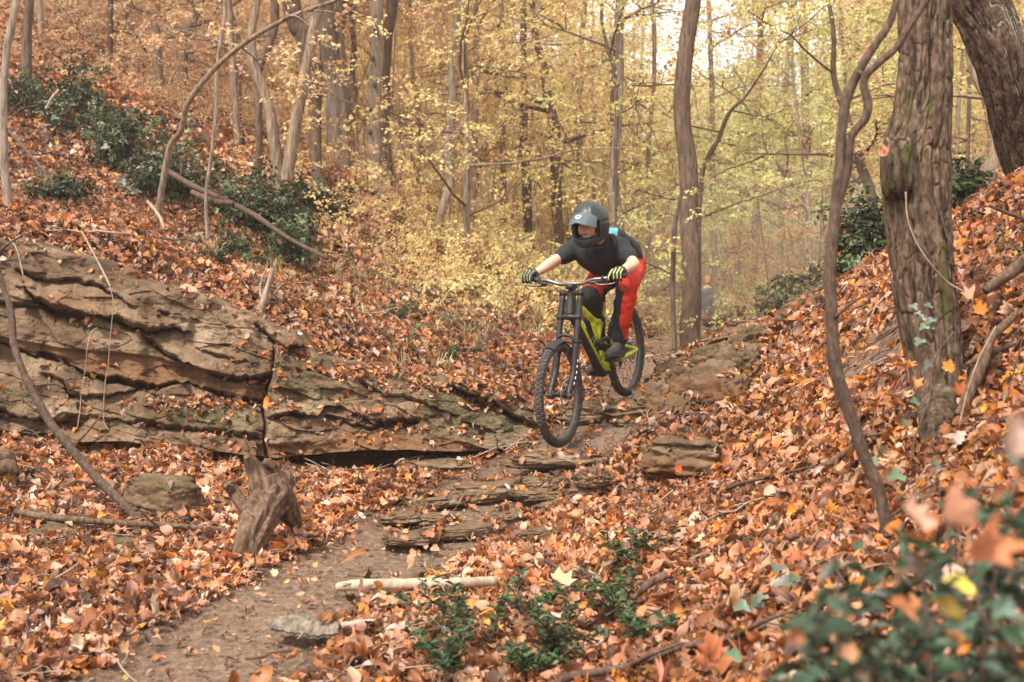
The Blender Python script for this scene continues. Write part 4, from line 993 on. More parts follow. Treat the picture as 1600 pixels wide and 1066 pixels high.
# foreground sapling with its fork, out of focus
fs = T('sapling', 'thin near sapling with a forked top, blurred, in front of the right bank', [(1385,812,4.20) , (1372,775,4.20) , (1348,715,4.20) , (1328,650,4.20) , (1308,580,4.20) , (1301,500,4.20) , (1298,430,4.20) , (1306,350,4.20) , (1314,265,4.20) , (1318,190,4.20) , (1323,150,4.20) , (1345,105,4.20) , (1370,65,4.20) , (1388,35,4.20) , (1398,-20,4.20)],
    [18,19,20,20,21,20,19,18,16,15,17,14,13,12,10], 'twig', 16, 160, 0, ext=.8, seed=31, crown=False, disp=lambda p, th, r: .0035 * fbm(np.stack([(np.cos(th) + 0 * p[:, 0:1]).ravel(), (np.sin(th) + 0 * p[:, 0:1]).ravel(), (p[:, 2:3] * 14 + 0 * th).ravel()], 1), 14, 4).reshape(len(p), len(th)))
m2 = MB(); m2.tube(PA([(1308,330,4.20) , (1325,265,4.18) , (1330,215,4.16) , (1352,185,4.15) , (1356,160,4.15) , (1350,125,4.15) , (1375,97,4.13) , (1400,75,4.12) , (1425,35,4.10) , (1462,-20,4.10)]), np.array([11,13,13,14,14,12,12,11,10,9]) / 2 / FPX * 4.15, 12, 90)
m2.tube(PA([(1352,118,4.16) , (1340,112,4.16)]), [.012,.006], 6, 4); m2.tube(PA([(1300,500,4.18) , (1340,468,4.10) , (1400,440,4.05)]), [.007,.005,.002], 6, 10)
m2.build('fork', M['twig'], fs)

# understorey: slender leafy trees that fill the wood behind
ur = np.random.default_rng(77)
spots = []
while len(spots) < 62:
    y = ur.uniform(15, 44); px = ur.uniform(-120, 1720); x = (px - 800) / FPX * y
    if y < 32 and abs(x - np.interp(y, [10, 30], [1.3, 4.9])) < 1.3: continue
    if px > 1330 and y < 20 or (1060 < px < 1160 and y < 33): continue
    if any((x - a) ** 2 + (y - b) ** 2 < 3.2 for a, b in spots): continue
    spots.append((x, y))
for k, (x, y) in enumerate(spots):
    z = ground(x, y); H = ur.uniform(6.5, 10.5); l = ur.uniform(-.06, .06)
    hue = foliage_colours(np.array([[x, y, z + 3.]]), np.random.default_rng(k))[0]
    px = x / y * FPX + 800
    T('slender_tree', 'slender %s tree with %s stem, %s' % ('gold leaved' if px < 800 else 'yellow green', ['tan', 'dark brown', 'pale grey'][k % 3], ('high on the far left hillside' if px < 330 and y > 29 else 'on the near left hillside' if px < 330 else 'deep in the wood above the undergrowth' if y > 29 else 'just behind the undergrowth left of the rider') if px < 800 else ('far up the valley behind the hiker' if y > 29 and px < 1250 else 'far behind the near sapling' if y > 29 else 'in the nearer valley wood')),
      [(x, y, z), (x + l * 3, y, z + H * .35), (x + l * 5 + .2 * math.sin(k), y, z + H * .7), (x + l * 8, y, z + H)], [.10, .08, .055, .025], ['bark_tan', 'bark_brown', 'bark_grey'][k % 3], 7, 24,
      15, (1.3, 2.6), (.1, .98), int((430 + 9 * y) * (1.1 if px < 900 else .8)), spread=.38, ext=0, seed=200 + k, world=True, group='slender trees on the hillside' if px < 800 else 'slender trees along the valley', ss=1. + max(0, y - 22) * .02)

# far wood: one mass of thin trunks and leaves up to the ridge
mb = MB(); fr = np.random.default_rng(9); cp = []
for k in range(240):
    y = fr.uniform(42, 90); x = fr.uniform(-1, 1) * .52 * y; z = height([x], [y])[0]; H = fr.uniform(5.5, 10) * (1.4 if x < -.1 * y else 1.15 if x < .1 * y else 1.35 if x < .22 * y else 1.); l = fr.normal(0, .5, 2)
    mb.tube([(x, y, z - .3), (x + l[0] * .4, y + l[1], z + H * .5), (x + l[0], y, z + H)], [.17, .12, .04], 5, 6, caps=False)
    m_ = 120; t = fr.uniform(.08, 1.0, m_); rr = np.abs(fr.normal(0, 1, m_)) * 1.7 * (1.1 - .5 * t); a = fr.uniform(0, 6.28, m_)
    cp.append(np.stack([x + l[0] * t + np.cos(a) * rr, y + np.sin(a) * rr, z + H * t], 1))
fw = empty('far_wood', (0, 60, ground(0, 60))); tag(fw, 'hazy far wood of thin trunks and tan and gold leaves closing the valley', kind='stuff')
tk = mb.build('trunks', M['bark_tan'], fw); tk['kind'] = 'stuff'
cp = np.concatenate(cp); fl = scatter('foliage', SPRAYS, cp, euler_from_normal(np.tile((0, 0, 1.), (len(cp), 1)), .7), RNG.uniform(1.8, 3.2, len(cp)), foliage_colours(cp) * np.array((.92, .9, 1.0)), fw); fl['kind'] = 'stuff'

# low golden brush on the slope between the wood and the litter
def brush(name, label, boxes, n, h, sc, col=None, seed=0):
    rng = np.random.default_rng(seed); pts = []
    for (px0, px1, y0, y1, wgt) in boxes:
        m = int(n * wgt); y = rng.uniform(y0, y1, m); px = rng.uniform(px0, px1, m); x = (px - 800) / FPX * y
        k = (fbm(xyz(x * .55, y * .55), 61 + seed, 3) > -.1) & ~((px > 1080) & (px < 1135) & (y < 30)); x, y = x[k], y[k]
        z = height(x, y) + h * rng.uniform(0, 1, len(x)) ** 1.2 * (.6 + .6 * fbm(xyz(x * .8, y * .8), 62, 2)); pts.append(xyz(x, y, z))
    p = np.concatenate(pts)
    o = scatter(name, SPRAYS, p, euler_from_normal(np.tile((0, 0, 1.), (len(p), 1)), .8, rng), rng.uniform(.5, 1., len(p)) * sc, foliage_colours(p, rng) if col is None else np.array(col) * rng.uniform(.7, 1.2, (len(p), 1)))
    return tag(o, label, kind='stuff')
brush('undergrowth', 'low gold and rust leaved undergrowth on the slope under the trees', [(-100, 560, 17, 30, .3), (560, 960, 15.5, 30, .32), (600, 960, 12.5, 15.5, .05), (980, 1350, 14.5, 34, .2), (360, 760, 11.8, 15, .03), (620, 940, 10.6, 13, .012)], 9500, .85, .9, seed=1)
brush('valley_brush', 'thin tan brush filling the valley floor around the hiker', [(1135, 1330, 15, 44, .6), (960, 1050, 15, 24, .2), (1330, 1600, 10.5, 20, .15)], 3600, 2.1, .9, (.60, .40, .22), 2)
# bare upright wands in the brush
mb = MB()
for k in range(260):
    y = ur.uniform(14, 40); px = ur.uniform(520, 1400); x = (px - 800) / FPX * y
    if y < 31 and (abs(x - np.interp(y, [10, 30], [1.3, 4.9])) < .7 or 1080 < px < 1135): continue
    z = height([x], [y])[0]; H = ur.uniform(1., 4.5); a = ur.normal(0, .18, 2)
    mb.tube([(x, y, z), (x + a[0] * H * .4, y, z + H * .5), (x + a[0] * H, y + a[1], z + H)], [.012, .009, .003], 4, 6, caps=False)
tag(mb.build('thicket', M['bark_tan']), 'thicket of thin bare upright wands under the trees', kind='stuff')

# ------------------------------------------------------------------ evergreen shrubs, plants, tufts
def shrub(label, px, d, w, h, n, seed, dep=None, lift=0., scale=1., name='evergreen_shrub', cat='shrub', group=None, green=(.052, .062, .027)):
    """w, h in metres"""
    rng = np.random.default_rng(seed + 900); g = ground_px(px, d); g.z += lift
    h *= .8; root = empty(name, g, label, cat, group); mb = MB(); tips = []
    for k in range(max(4, int(w * 7))):
        a = rng.uniform(0, 6.28); d0 = np.array((math.cos(a) * w, math.sin(a) * (dep or w) * .7, h * rng.uniform(.7, 1.3)))
        grow(mb, tips, rng, np.array(g) + (rng.uniform(-.3, .3) * .02, rng.uniform(-.2, .2) * .02, 0), d0, h * rng.uniform(.6, 1.1), .012, 1, 4, .2)
    mb.build('stem', M['bark_dark'], root)
    tp = np.array(tips); m = int(n * .65); q = tp[rng.integers(0, len(tp), m)] + rng.normal(0, .07, (m, 3))
    u = rng.normal(0, 1, (m // 3, 3)); u /= np.linalg.norm(u, axis=1)[:, None]; u = u * rng.uniform(.5, 1, (len(u), 1)) ** .4 * np.array((w / 2, (dep or w) / 2, h * .55))
    u *= (1 + .35 * fbm(u * 3 + seed, 5, 2))[:, None]; u = u[u[:, 2] > -.2 * h] + np.array(g) + (0, 0, h * .45)
    q = np.vstack([q, u]); m = len(q); gc = np.array(green)
    lc = gc * rng.lognormal(0, .4, (len(q), 1)) * rng.uniform(.85, 1.15, (len(q), 3)); hi = rng.uniform(0, 1, len(q)) < .18; lc[hi] = lc[hi] * .4 + np.array((.17, .21, .12)) * .9  # randomly chosen paler sprays: highlights put into the leaf colour
    nr = (q - (np.array(g) + (0, 0, h * .2))); nr /= np.linalg.norm(nr, axis=1)[:, None]
    kk = fbm(q * 3.2 + seed, 15, 3) > -.02; q, nr, lc = q[kk], nr[kk], lc[kk]
    scatter('foliage', HOLLY, q, euler_from_normal(nr + (0, 0, .5), .7, rng), rng.uniform(.7, 1.5, len(q)) * scale, lc, root)
    dd = q[rng.integers(0, len(q), max(12, len(q) // 7))] + rng.normal(0, .05, (max(12, len(q) // 7), 3))
    dl = scatter('caught_leaves', LEAVES, dd, euler_from_normal(dd * 0 + (0, 0, 1), .8, rng), rng.uniform(.04, .09, len(dd)), leaf_colours(len(dd), 0, rng), root); dl['kind'] = 'stuff'
    return root
for k, a in enumerate([
    ('dark bush at the left frame edge beside the slim grey stem', 12, 13.2, .55, .7, 260), ('low dark bush right of the slim grey stem on the slope crest', 48, 13.8, .7, .55, 300),
    ('topmost evergreen bush, highest clump on the left slope', 110, 14.6, .9, .85, 480), ('broad dark bush just below the topmost evergreen clump', 150, 13.6, 1.1, .75, 560), ('evergreen bush left of the lower end of the arching stem, pale tips', 205, 12.7, 1.0, .75, 560),
    ('evergreen bush pressed against the foot of the arching stem', 235, 11.9, .7, .6, 400), ('dark bush right of the foot of the arching stem', 300, 12.4, .8, .8, 460), ('widest dark bush left of the foot of the forked tree', 365, 12.3, 1.0, .7, 560),
    ('evergreen bush around the foot of the forked tree', 425, 12.0, .9, .6, 500), ('low dark bush below the forked tree down the slope', 432, 11.3, .7, .4, 360), ('evergreen bush right of the forked tree below the grey oak', 500, 13.6, .9, .6, 420), ('rightmost dark bush of the row on the left slope', 540, 13.9, .5, .35, 220),
    ('small dark bush alone in the leaves below the slanting fallen branch', 378, 10.3, .5, .25, 230), ('small dark low bush on the leaves near the left edge above the ledge', 105, 10.3, .55, .3, 240),
    ('dark evergreen bush just left of the furrowed trunk', 1372, 8.9, .5, .5, 420), ('evergreen bush at the crest behind the near sapling', 1338, 9.6, .5, .35, 300), ('hazy evergreen bush on the bank crest right of the hiker', 1262, 13.0, .75, .6, 420), ('small hazy evergreen at the foot of the bank crest', 1215, 14.0, .5, .45, 220),
    ('evergreen clump between the two big furrowed trunks', 1500, 7.7, .25, .35, 200), ('small ivy bush on the bank right of the furrowed trunk foot', 1560, 5.9, .22, .14, 90)]):
    shrub(a[0], a[1], a[2], a[3], a[4], a[5], 10 + k)

def sprig(label, px, d, h, n, seed, group=None, ls=1.):
    """small upright evergreen plant with several leafy stems"""
    rng = np.random.default_rng(seed + 300); g = ground_px(px, d); root = empty('evergreen_plant', g, label, 'plant', group)
    for k in range(n):
        a = rng.uniform(0, 6.28); o = np.array((math.cos(a), math.sin(a), 0)) * rng.uniform(.1, .9) * h
        pts = [np.array(g) + o * .3, np.array(g) + o * .8 + (0, 0, h * .5), np.array(g) + o * 1.6 + (0, 0, h * rng.uniform(.75, 1.1))]
        m2 = MB(); m2.tube(pts, [.004, .003, .0015], 5, 8); st = m2.build('stem', M['vine'] if k % 2 else M['bark_dark'], root)
        c = curve(pts, 20)[5:]; m = len(c) * 4; m = len(c) * 2; q = np.repeat(c, 2, 0) + rng.normal(0, .012, (m, 3))
        V = []; Tt = []; lv = []
        for p in q:
            a = rng.uniform(0, 6.28); dd = Vector((math.cos(a), math.sin(a), rng.uniform(-.1, .8))).normalized(); L = rng.uniform(.030, .056) * ls; nn = Vector((rng.normal(0, .5), rng.normal(0, .5), 1)); nn = (nn - dd * nn.dot(dd)).normalized(); sd = dd.cross(nn); b = len(V); p = Vector(p); up = nn * L * .12
            V += [p, p + dd * L * .3 + sd * L * .2 + up, p + dd * L * .35, p + dd * L * .3 - sd * L * .2 + up, p + dd * L * .72 + sd * L * .15 + up, p + dd * L * .72 - sd * L * .15 + up, p + dd * L - nn * L * .12]
            Tt += [(b, b + 2, b + 1), (b, b + 3, b + 2), (b + 1, b + 2, b + 4), (b + 2, b + 3, b + 5), (b + 4, b + 2, b + 6), (b + 2, b + 5, b + 6)]; v = rng.random(); lv += [v] * 6
        me = mesh_np('foliage', np.array([tuple(v) for v in V]), None, Tt, [M['green_leaf']], smooth=False, attrs={'lv': ('FLOAT', 'FACE', lv)})
        f = link('foliage', me, root); f['lc'] = [.060 * rng.uniform(.8, 1.3), .095 * rng.uniform(.8, 1.2), .040]
    return root
sprig('tallest of the glossy green plants at the bottom centre', 745, 4.75, .30, 9, 1); sprig('glossy green plant at the bottom centre left, touching the frame bottom', 700, 4.5, .18, 7, 2)
sprig('glossy green plant beside the large pale leaf, right of the tallest one', 880, 4.6, .22, 8, 3); sprig('small green plant up the slope behind the tallest bottom plant', 850, 5.05, .13, 4, 4)
sprig('green plant with spread stems left of the blurred bush', 965, 4.9, .24, 7, 5); sprig('small green plant by the grey stick on the leaves', 985, 5.5, .17, 5, 6); sprig('sparse green plant at the lower right of the centre', 1010, 4.5, .14, 4, 7); sprig('low green plant in the middle of the bottom edge', 830, 4.42, .15, 6, 8)
sprig('tiny green plant on the litter above the right part of the ledge', 705, 9.6, .1, 4, 9); sprig('tiny green plant on the litter left of the front wheel', 735, 9.9, .11, 4, 10); sprig('little green plant on the slope above the middle of the ledge', 615, 10.4, .14, 5, 11); sprig('little green plant by the short stub above the ledge', 345, 9.5, .13, 6, 12); sprig('small green plant on the slope near the rider glove', 690, 12., .16, 5, 13)

# big blurred bush right in front of the lens
fb = empty('evergreen_bush', ground_px(1500, 2.0), 'large blurred evergreen bush filling the bottom right corner', 'bush'); rb = np.random.default_rng(404)
gb = np.array(ground_px(1500, 2.0))
def leafy(parent, name, q, L0, L1, lcs, nrmz=.8, mat='green_leaf', rng=rb, wide=.22):
    V = []; Tt = []; lv = []
    for p in q:
        a = rng.uniform(0, 6.28); dd = Vector((math.cos(a), math.sin(a), rng.uniform(-.5, .9))).normalized(); L = rng.uniform(L0, L1); nn = Vector((rng.normal(0, .6), rng.normal(0, .6), nrmz)); nn = (nn - dd * nn.dot(dd)).normalized(); sd = dd.cross(nn); b = len(V); p = Vector(p); up = nn * L * .1
        V += [p, p + dd * L * .3 + sd * L * wide + up, p + dd * L * .35, p + dd * L * .3 - sd * L * wide + up, p + dd * L * .72 + sd * L * wide * .7 + up, p + dd * L * .72 - sd * L * wide * .7 + up, p + dd * L - nn * L * .12]
        Tt += [(b, b + 2, b + 1), (b, b + 3, b + 2), (b + 1, b + 2, b + 4), (b + 2, b + 3, b + 5), (b + 4, b + 2, b + 6), (b + 2, b + 5, b + 6)]; lv += [rng.random()] * 6
    o = link(name, mesh_np(name, np.array([tuple(v) for v in V]), None, Tt, [M[mat]], smooth=False, attrs={'lv': ('FLOAT', 'FACE', lv)}), parent); o['lc'] = list(lcs); return o
mb = MB(); st_ = []
outline = [(1240, 1010), (1330, 900), (1420, 815), (1500, 770), (1590, 735), (1680, 720)]
for k in range(44):
    d = rb.uniform(1.6, 2.5); px = rb.uniform(1210, 1720); top = np.interp(px, [1200, 1240, 1330, 1420, 1500, 1590, 1720], [1050, 985, 890, 835, 790, 745, 720]) + rb.uniform(-20, 170)
    tipp = np.array(P(px, top, d)); b0 = np.array(P(px + rb.uniform(-60, 90), 1180, d + rb.uniform(-.1, .2))); mid = (tipp + b0) / 2 + rb.normal(0, .03, 3)
    mb.tube([b0, mid, tipp], [.005, .004, .002], 5, 8); st_.append(curve([b0, mid, tipp], 22))
mb.build('stem', M['bark_dark'], fb)
for k in range(4):
    q = np.concatenate([c[4:] for c in st_[k::4]]); q = q + rb.normal(0, .018, (len(q), 3))
    leafy(fb, 'foliage', q, .038, .068, [(.040, .068, .034), (.052, .085, .048), (.028, .045, .025), (.075, .115, .08)][k])  # the last, lightest green is a highlight painted as leaf colour
dq = np.concatenate([c[6:] for c in st_]); dq = dq[rb.integers(0, len(dq), 60)] + rb.normal(0, .05, (60, 3))
dlo = scatter('caught_leaves', LEAVES, dq, euler_from_normal(rb.normal(0, 1, (60, 3)), .5, rb), rb.uniform(.035, .065, 60), leaf_colours(60, 0, rb), fb); dlo['kind'] = 'stuff'
# dead leaves hanging in and near the bush
for k, (px, py, d, s, c, rt) in enumerate([(1592, 690, 1.25, .085, (.66, .45, .36), (1.2, .3, .5)), (1500, 800, 1.45, .10, (.60, .30, .19), (1.0, -.4, 1.9)), (1545, 850, 1.4, .105, (.50, .17, .06), (1.3, .9, .2)), (1440, 810, 1.6, .09, (.62, .36, .25), (.9, .2, .7)),
        (1480, 950, 1.7, .06, (.70, .50, .12), (.8, .5, 2.)), (1500, 915, 1.75, .05, (.75, .6, .1), (.5, -.5, 1.)), (1300, 1020, 2.6, .11, (.58, .26, .14), (.4, .3, .2)), (1120, 1015, 3.4, .14, (.48, .16, .07), (.5, .6, 1.1)), (880, 905, 4.75, .15, (.66, .50, .26), (.5, .1, .4)), (735, 1060, 4.45, .15, (.55, .36, .17), (.5, -.2, .1)), (1105, 1030, 3.5, .1, (.52, .2, .09), (.6, .6, 2.))]):
    nm = ['pale pink dead leaf hanging at the right edge', 'tan curled dead leaf stuck on top of the blurred bush', 'largest rust coloured dead leaf held upright in the blurred bush', 'pale dead leaf on the left shoulder of the blurred bush', 'yellow leaf deep in the blurred bush', 'smallest bright yellow leaf in the blurred bush', 'salmon dead leaf at the lower left of the blurred bush', 'dark red brown leaf lying left of the blurred bush', 'large pale yellow leaf between the green plants', 'large tan leaf at the bottom edge under the tallest green plant', 'rust leaf at the bottom edge left of the blurred bush'][k]
    o = link('dead_leaf', LEAF_ME[[0, 0, 1, 2, 5, 5, 0, 1, 2, 0, 1][k]]); o.location = P(px, py, d); o.scale = (s,) * 3; o.rotation_euler = rt; o['lc'] = list(c)
    tag(o, nm, 'leaf')

# grass tufts on the left slope
rng = np.random.default_rng(3); gp = []
for cx, y, sx in [(620, 13.5, 150), (470, 11.5, 120), (420, 10.8, 80), (700, 12.8, 120), (760, 11.3, 80), (560, 12.2, 120), (350, 10.2, 60), (640, 11, 120), (800, 12.6, 60), (600, 9.7, 120)]:
    px = rng.normal(cx, sx * .55, 34); yy = rng.normal(y, .5, 34); x = (px - 800) / FPX * yy; gp.append(xyz(x, yy, height(x, yy)))
gp = np.concatenate(gp); tag(scatter('grass', GRASSC, gp, euler_from_normal(np.tile((0, 0, 1.), (len(gp), 1)), .25), RNG.uniform(.45, .95, len(gp)), np.array((.34, .30, .15)) * RNG.uniform(.6, 1.4, (len(gp), 1))), 'thin pale green grass coming through the leaves on the slope', kind='stuff')
gpt = np.stack([*(lambda a: (a[:, 0], a[:, 1]))(np.array([((px - 800) / FPX * d, d) for px, d in [(rng.normal(600, 190), rng.uniform(9.4, 14)) for _ in range(150)]])), np.zeros(150)], 1); gpt[:, 2] = height(gpt[:, 0], gpt[:, 1]) + .03
tag(scatter('ground_cover', HOLLY, gpt, euler_from_normal(np.tile((0, 0, 1.), (150, 1)), .3), RNG.uniform(.6, 1.2, 150), np.array((.13, .17, .08)) * RNG.uniform(.5, 1.3, (150, 1))), 'low green seedlings scattered over the leafy slope', kind='stuff')

# ------------------------------------------------------------------ fallen wood, stump, roots, vines
def stick(name, label, pts, wid, mat='twig', cat='branch', seg=9, n=60, side=0, seed=0, rough=.12, group=None):
    r_ = np.random.default_rng(seed + 40); p = PA(pts); r = np.array([w / 2 / FPX * q[2] for w, q in zip(wid, pts)])
    mb = MB(); mb.tube(p, r, seg, n, disp=lambda a, th, rr: rr[:, None] * rough * fbm(np.stack([(a[:, 0:1] * 12 + np.cos(th)).ravel(), (a[:, 1:2] * 12 + np.sin(th)).ravel(), (a[:, 2:3] * 12 + 0 * th).ravel()], 1), seed, 3).reshape(len(a), len(th)) * 2)
    c = curve(p, 40)
    for k in range(side):
        i = r_.integers(5, 36); d = r_.normal(0, 1, 3); d[2] = abs(d[2]); grow(mb, [], r_, c[i], d, r_.uniform(.12, .35), r.max() * .35, 0, 5, .2)
    return tag(mb.build(name, M[mat]), label, cat, group)
stick('leaning_branch', 'long bare branch leaning from the left frame edge down across the leaves', [(-60,300,6.9),(-20,370,6.9),(2,440,6.9),(18,490,6.85),(22,540,6.8),(40,590,6.75),(72,650,6.7),(110,700,6.65),(150,745,6.6),(200,795,6.5),(240,840,6.45),(285,868,6.35)], [7,8,9,10,11,12,13,14,14,13,12,9], side=3, seed=1)
stick('fallen_branch', 'fallen branch lying level across the leaves left of the stump', [(24,800,6.4),(60,806,6.35),(120,812,6.3),(200,818,6.3),(280,822,6.3),(378,832,6.35)], [9,12,11,10,9,9], 'wood_dead', side=3, seed=2)
stick('fallen_branch', 'long thin fallen branch slanting down the left slope below the dark bushes', [(252,262,11.6),(300,290,11.3),(350,312,11.),(400,338,10.8),(450,372,10.5),(512,404,10.2)], [10,10,9,9,7,6], side=4, seed=3)
stick('fallen_branch', 'short dark log beneath the slanting fallen branch', [(300,300,11.15),(330,314,11.),(365,318,10.9)], [8,12,8], 'wood_dead', seed=4)
stick('fallen_branch', 'thin dark stick slanting down the slope near the left edge', [(14,205,11.8),(50,245,11.3),(85,285,10.8),(120,312,10.4)], [5,5,5,4], side=2, seed=5)
stick('twig', 'bent pale twig poking from the leaves near the left edge', [(82,272,10.7),(84,300,10.5),(78,318,10.3)], [6,6,8], seed=6)
stick('twig', 'pale curved twig in the leaves right of the bent one', [(230,315,10.3),(250,340,10.2),(258,372,10.1)], [5,5,4], 'wood_pale', seed=7)
stick('twig', 'thin pale twig left of the arching stem', [(92,140,13.),(80,155,13.),(72,170,13.)], [4,4,4], 'wood_pale', seed=7)
stick('sapling_stub', 'short broken stub standing on the top of the ledge', [(402,496,8.8),(410,475,8.8),(418,450,8.8),(426,420,8.8)], [16,12,9,7], 'bark_grey', cat='stub', side=2, seed=8)
stick('peeled_log', 'peeled pale log set across the trail as a step', [(528,917,5.5),(560,914,5.45),(640,913,5.4),(720,911,5.38),(775,908,5.42)], [14,18,18,17,15], 'wood_pale', cat='log', seg=16, seed=9, rough=.06)
stick('stick', 'short pale stick in front of the peeled log', [(512,980,4.95),(550,976,4.95),(605,969,5.)], [9,12,8], 'wood_pale', seed=10, rough=.08)
stick('stick', 'grey broken stick poking from the leaves in the lower centre', [(990,935,4.9),(1015,912,4.9),(1042,898,4.92)], [8,13,14], 'wood_dead', cat='stick', seed=11)
stick('fallen_branch', 'grey brown stick behind the foot of the near sapling', [(1245,748,5.7),(1290,728,5.6),(1330,700,5.5),(1352,678,5.45)], [12,13,10,8], 'wood_dead', side=3, seed=12)
stick('twig', 'thin twig lying on the leaves right of the bank rocks', [(1215,800,5.2),(1190,838,5.1),(1150,880,4.9)], [3,3,3], side=2, seed=13)
stick('twig', 'dark twig sticking up at the right frame edge above the leaves', [(1610,345,6.2),(1580,335,6.2),(1545,322,6.2)], [6,6,4], 'bark_dark', side=2, seed=14)
stick('fallen_branch', 'thick dark limb at the right frame edge right of the furrowed trunk', [(1538,455,5.5),(1570,432,5.5),(1620,395,5.5)], [14,20,22], 'wood_dead', seed=15)
for k, (lb, pts, w) in enumerate([('thick slanting root right of the foot of the furrowed trunk', [(1500,650,5.1),(1520,600,5.15),(1540,560,5.2),(1552,525,5.25),(1590,490,5.3)], [18,20,17,14,12]), ('long root reaching the right frame edge below the slanting one', [(1535,640,5.1),(1560,610,5.15),(1590,580,5.2),(1640,545,5.2)], [10,12,12,12]),
      ('lower dark root hugging the right frame edge', [(1545,655,5.0),(1575,635,5.05),(1620,600,5.1)], [9,12,13]), ('short upper root crossing the bank right of the trunk', [(1510,570,5.3),(1545,553,5.3),(1600,530,5.3)], [8,9,8])]):
    stick('tree_root', lb, pts, w, 'wood_dead', 'root', seed=20 + k, rough=.25)
hol = boulder('earth_hollow', 'dark eroded earth between the roots at the right frame edge', P(1592, 598, 5.3), (.2, .16, .12), seed=71, sub=5, strata=.1, moss=0, warm=0, cat='earth bank'); hol.data.materials[0] = M['soil']
# roots of pale vines hanging over the ledge
for k, (lb, pts, w) in enumerate([('longer pale vine hanging down the face of the ledge', [(160,425,7.9),(172,450,7.85),(177,475,7.8),(174,510,7.8),(171,540,7.8),(169,572,7.8),(164,600,7.78),(162,655,7.75),(170,672,7.7)], 1.4), ('shorter pale vine arching from the mossy bed of the ledge', [(152,512,7.95),(142,520,7.85),(136,545,7.8),(134,570,7.8),(130,595,7.8),(126,625,7.8),(125,640,7.75),(121,668,7.7)], 1.3),
      ('dark twig hanging beside the top of the longer vine', [(128,362,8.3),(148,400,8.2),(165,432,8.1),(172,448,8.)], 3.), ('thin pale root trailing over the left top of the ledge', [(14,372,8.2),(26,390,8.1),(36,430,8.05)], 2.2)]):
    stick('vine', lb, pts, [w] * len(pts), 'vine', 'vine', seg=6, seed=30 + k)
for k, (lb, pts, w) in enumerate([('pale vine running down the front of the furrowed trunk', [(1422,345,5.33),(1432,375,5.32),(1452,400,5.3),(1447,440,5.32),(1440,480,5.3),(1448,540,5.28)], 3.2), ('thicker vine crossing the furrowed trunk and looping to the right', [(1415,300,5.33),(1418,340,5.32),(1430,375,5.31),(1452,410,5.3),(1480,440,5.33),(1505,455,5.3)], 3.6),
      ('vine on the right side of the furrowed trunk', [(1470,330,5.35),(1478,365,5.34),(1490,385,5.3),(1494,395,5.3)], 3.4), ('looping vine hanging off the foot of the furrowed trunk', [(1490,520,5.2),(1470,545,5.1),(1456,580,5.05),(1454,620,5.),(1440,655,4.95),(1428,690,4.85),(1424,720,4.75)], 4.), ('thin vine from the trunk foot down to the leaves', [(1470,520,5.1),(1468,560,5.05),(1452,640,5.),(1452,680,4.9)], 2.5),
      ('straight pale twig leaning against the roots', [(1556,510,5.),(1530,560,4.98),(1512,610,4.95),(1500,660,4.9)], 4.), ('thin stem looping at the lower right of the roots', [(1600,520,4.9),(1590,560,4.9),(1575,610,4.9)], 3.), ('fine twig crossing the bank right of the trunk', [(1475,408,5.2),(1510,420,5.2),(1560,432,5.2)], 3.)]):
    stick('vine', lb, pts, [w * .7] * len(pts), 'vine' if k in (1, 5) else 'twig', 'vine', seg=6, seed=50 + k)
def ivy(label, leaves, seed):
    rng = np.random.default_rng(seed); root = empty('ivy', P(*leaves[0][:3]), label, 'ivy')
    for px, py, d, s in leaves:
        a = [(0, -.1), (-.5, -.35), (-.62, 0), (-.3, .12), (-.22, .5), (0, .62), (.22, .5), (.3, .12), (.62, 0), (.5, -.35)]
        V = [(x * s, y * s, abs(x) * s * .25) for x, y in a] + [(0, 0.1 * s, -.02 * s)]; T_ = [(10, (i + 1) % 10, i) for i in range(10)]
        me = mesh_np('leaf', V, None, T_, [M['green_leaf']], attrs={'lv': ('FLOAT', 'FACE', np.full(10, .6))}); o = link('leaf', me, root)
        o.matrix_parent_inverse = Matrix(); o.location = P(px, py, d) - root.location; o.rotation_euler = (rng.uniform(.6, 1.3), rng.uniform(-.5, .5), rng.uniform(-.9, .9)); o['lc'] = [.105 * rng.uniform(.7, 1.2), .15 * rng.uniform(.8, 1.2), .10]; o.scale = (.8, .8, .8)
    return root
ivy('ivy with pale green leaves climbing the foot of the furrowed trunk', [(1428,480,5.25,.05),(1450,478,5.25,.045),(1440,498,5.22,.045),(1455,502,5.2,.05),(1443,512,5.2,.05),(1454,512,5.22,.04),(1436,535,5.15,.06),(1450,572,5.1,.05),(1428,628,5.,.055),(1415,662,4.9,.045),(1435,490,5.2,.035)], 1)
ivy('single pale ivy leaf over the leaves right of the roots', [(1572,640,4.9,.065)], 2)
ivy('ivy trailing over dead leaves left of the blurred bush', [(1215,890,4.3,.07),(1225,912,4.2,.075),(1160,950,4.1,.07),(1180,945,4.0,.06),(1145,1025,3.7,.065),(1240,905,4.1,.05),(1190,935,4.0,.05)], 3)
ivy('ivy leaves beside the foot of the near sapling', [(1378,705,4.6,.06),(1365,722,4.4,.05),(1400,745,4.2,.07),(1430,770,4.0,.07),(1460,725,4.2,.05)], 4)
ivy('small green leaves on the left slope above the ledge', [(190,285,10.4,.1),(205,292,10.3,.09),(212,300,10.3,.08),(165,230,11.8,.1),(85,185,12.8,.1),(215,300,10.2,.07)], 5)
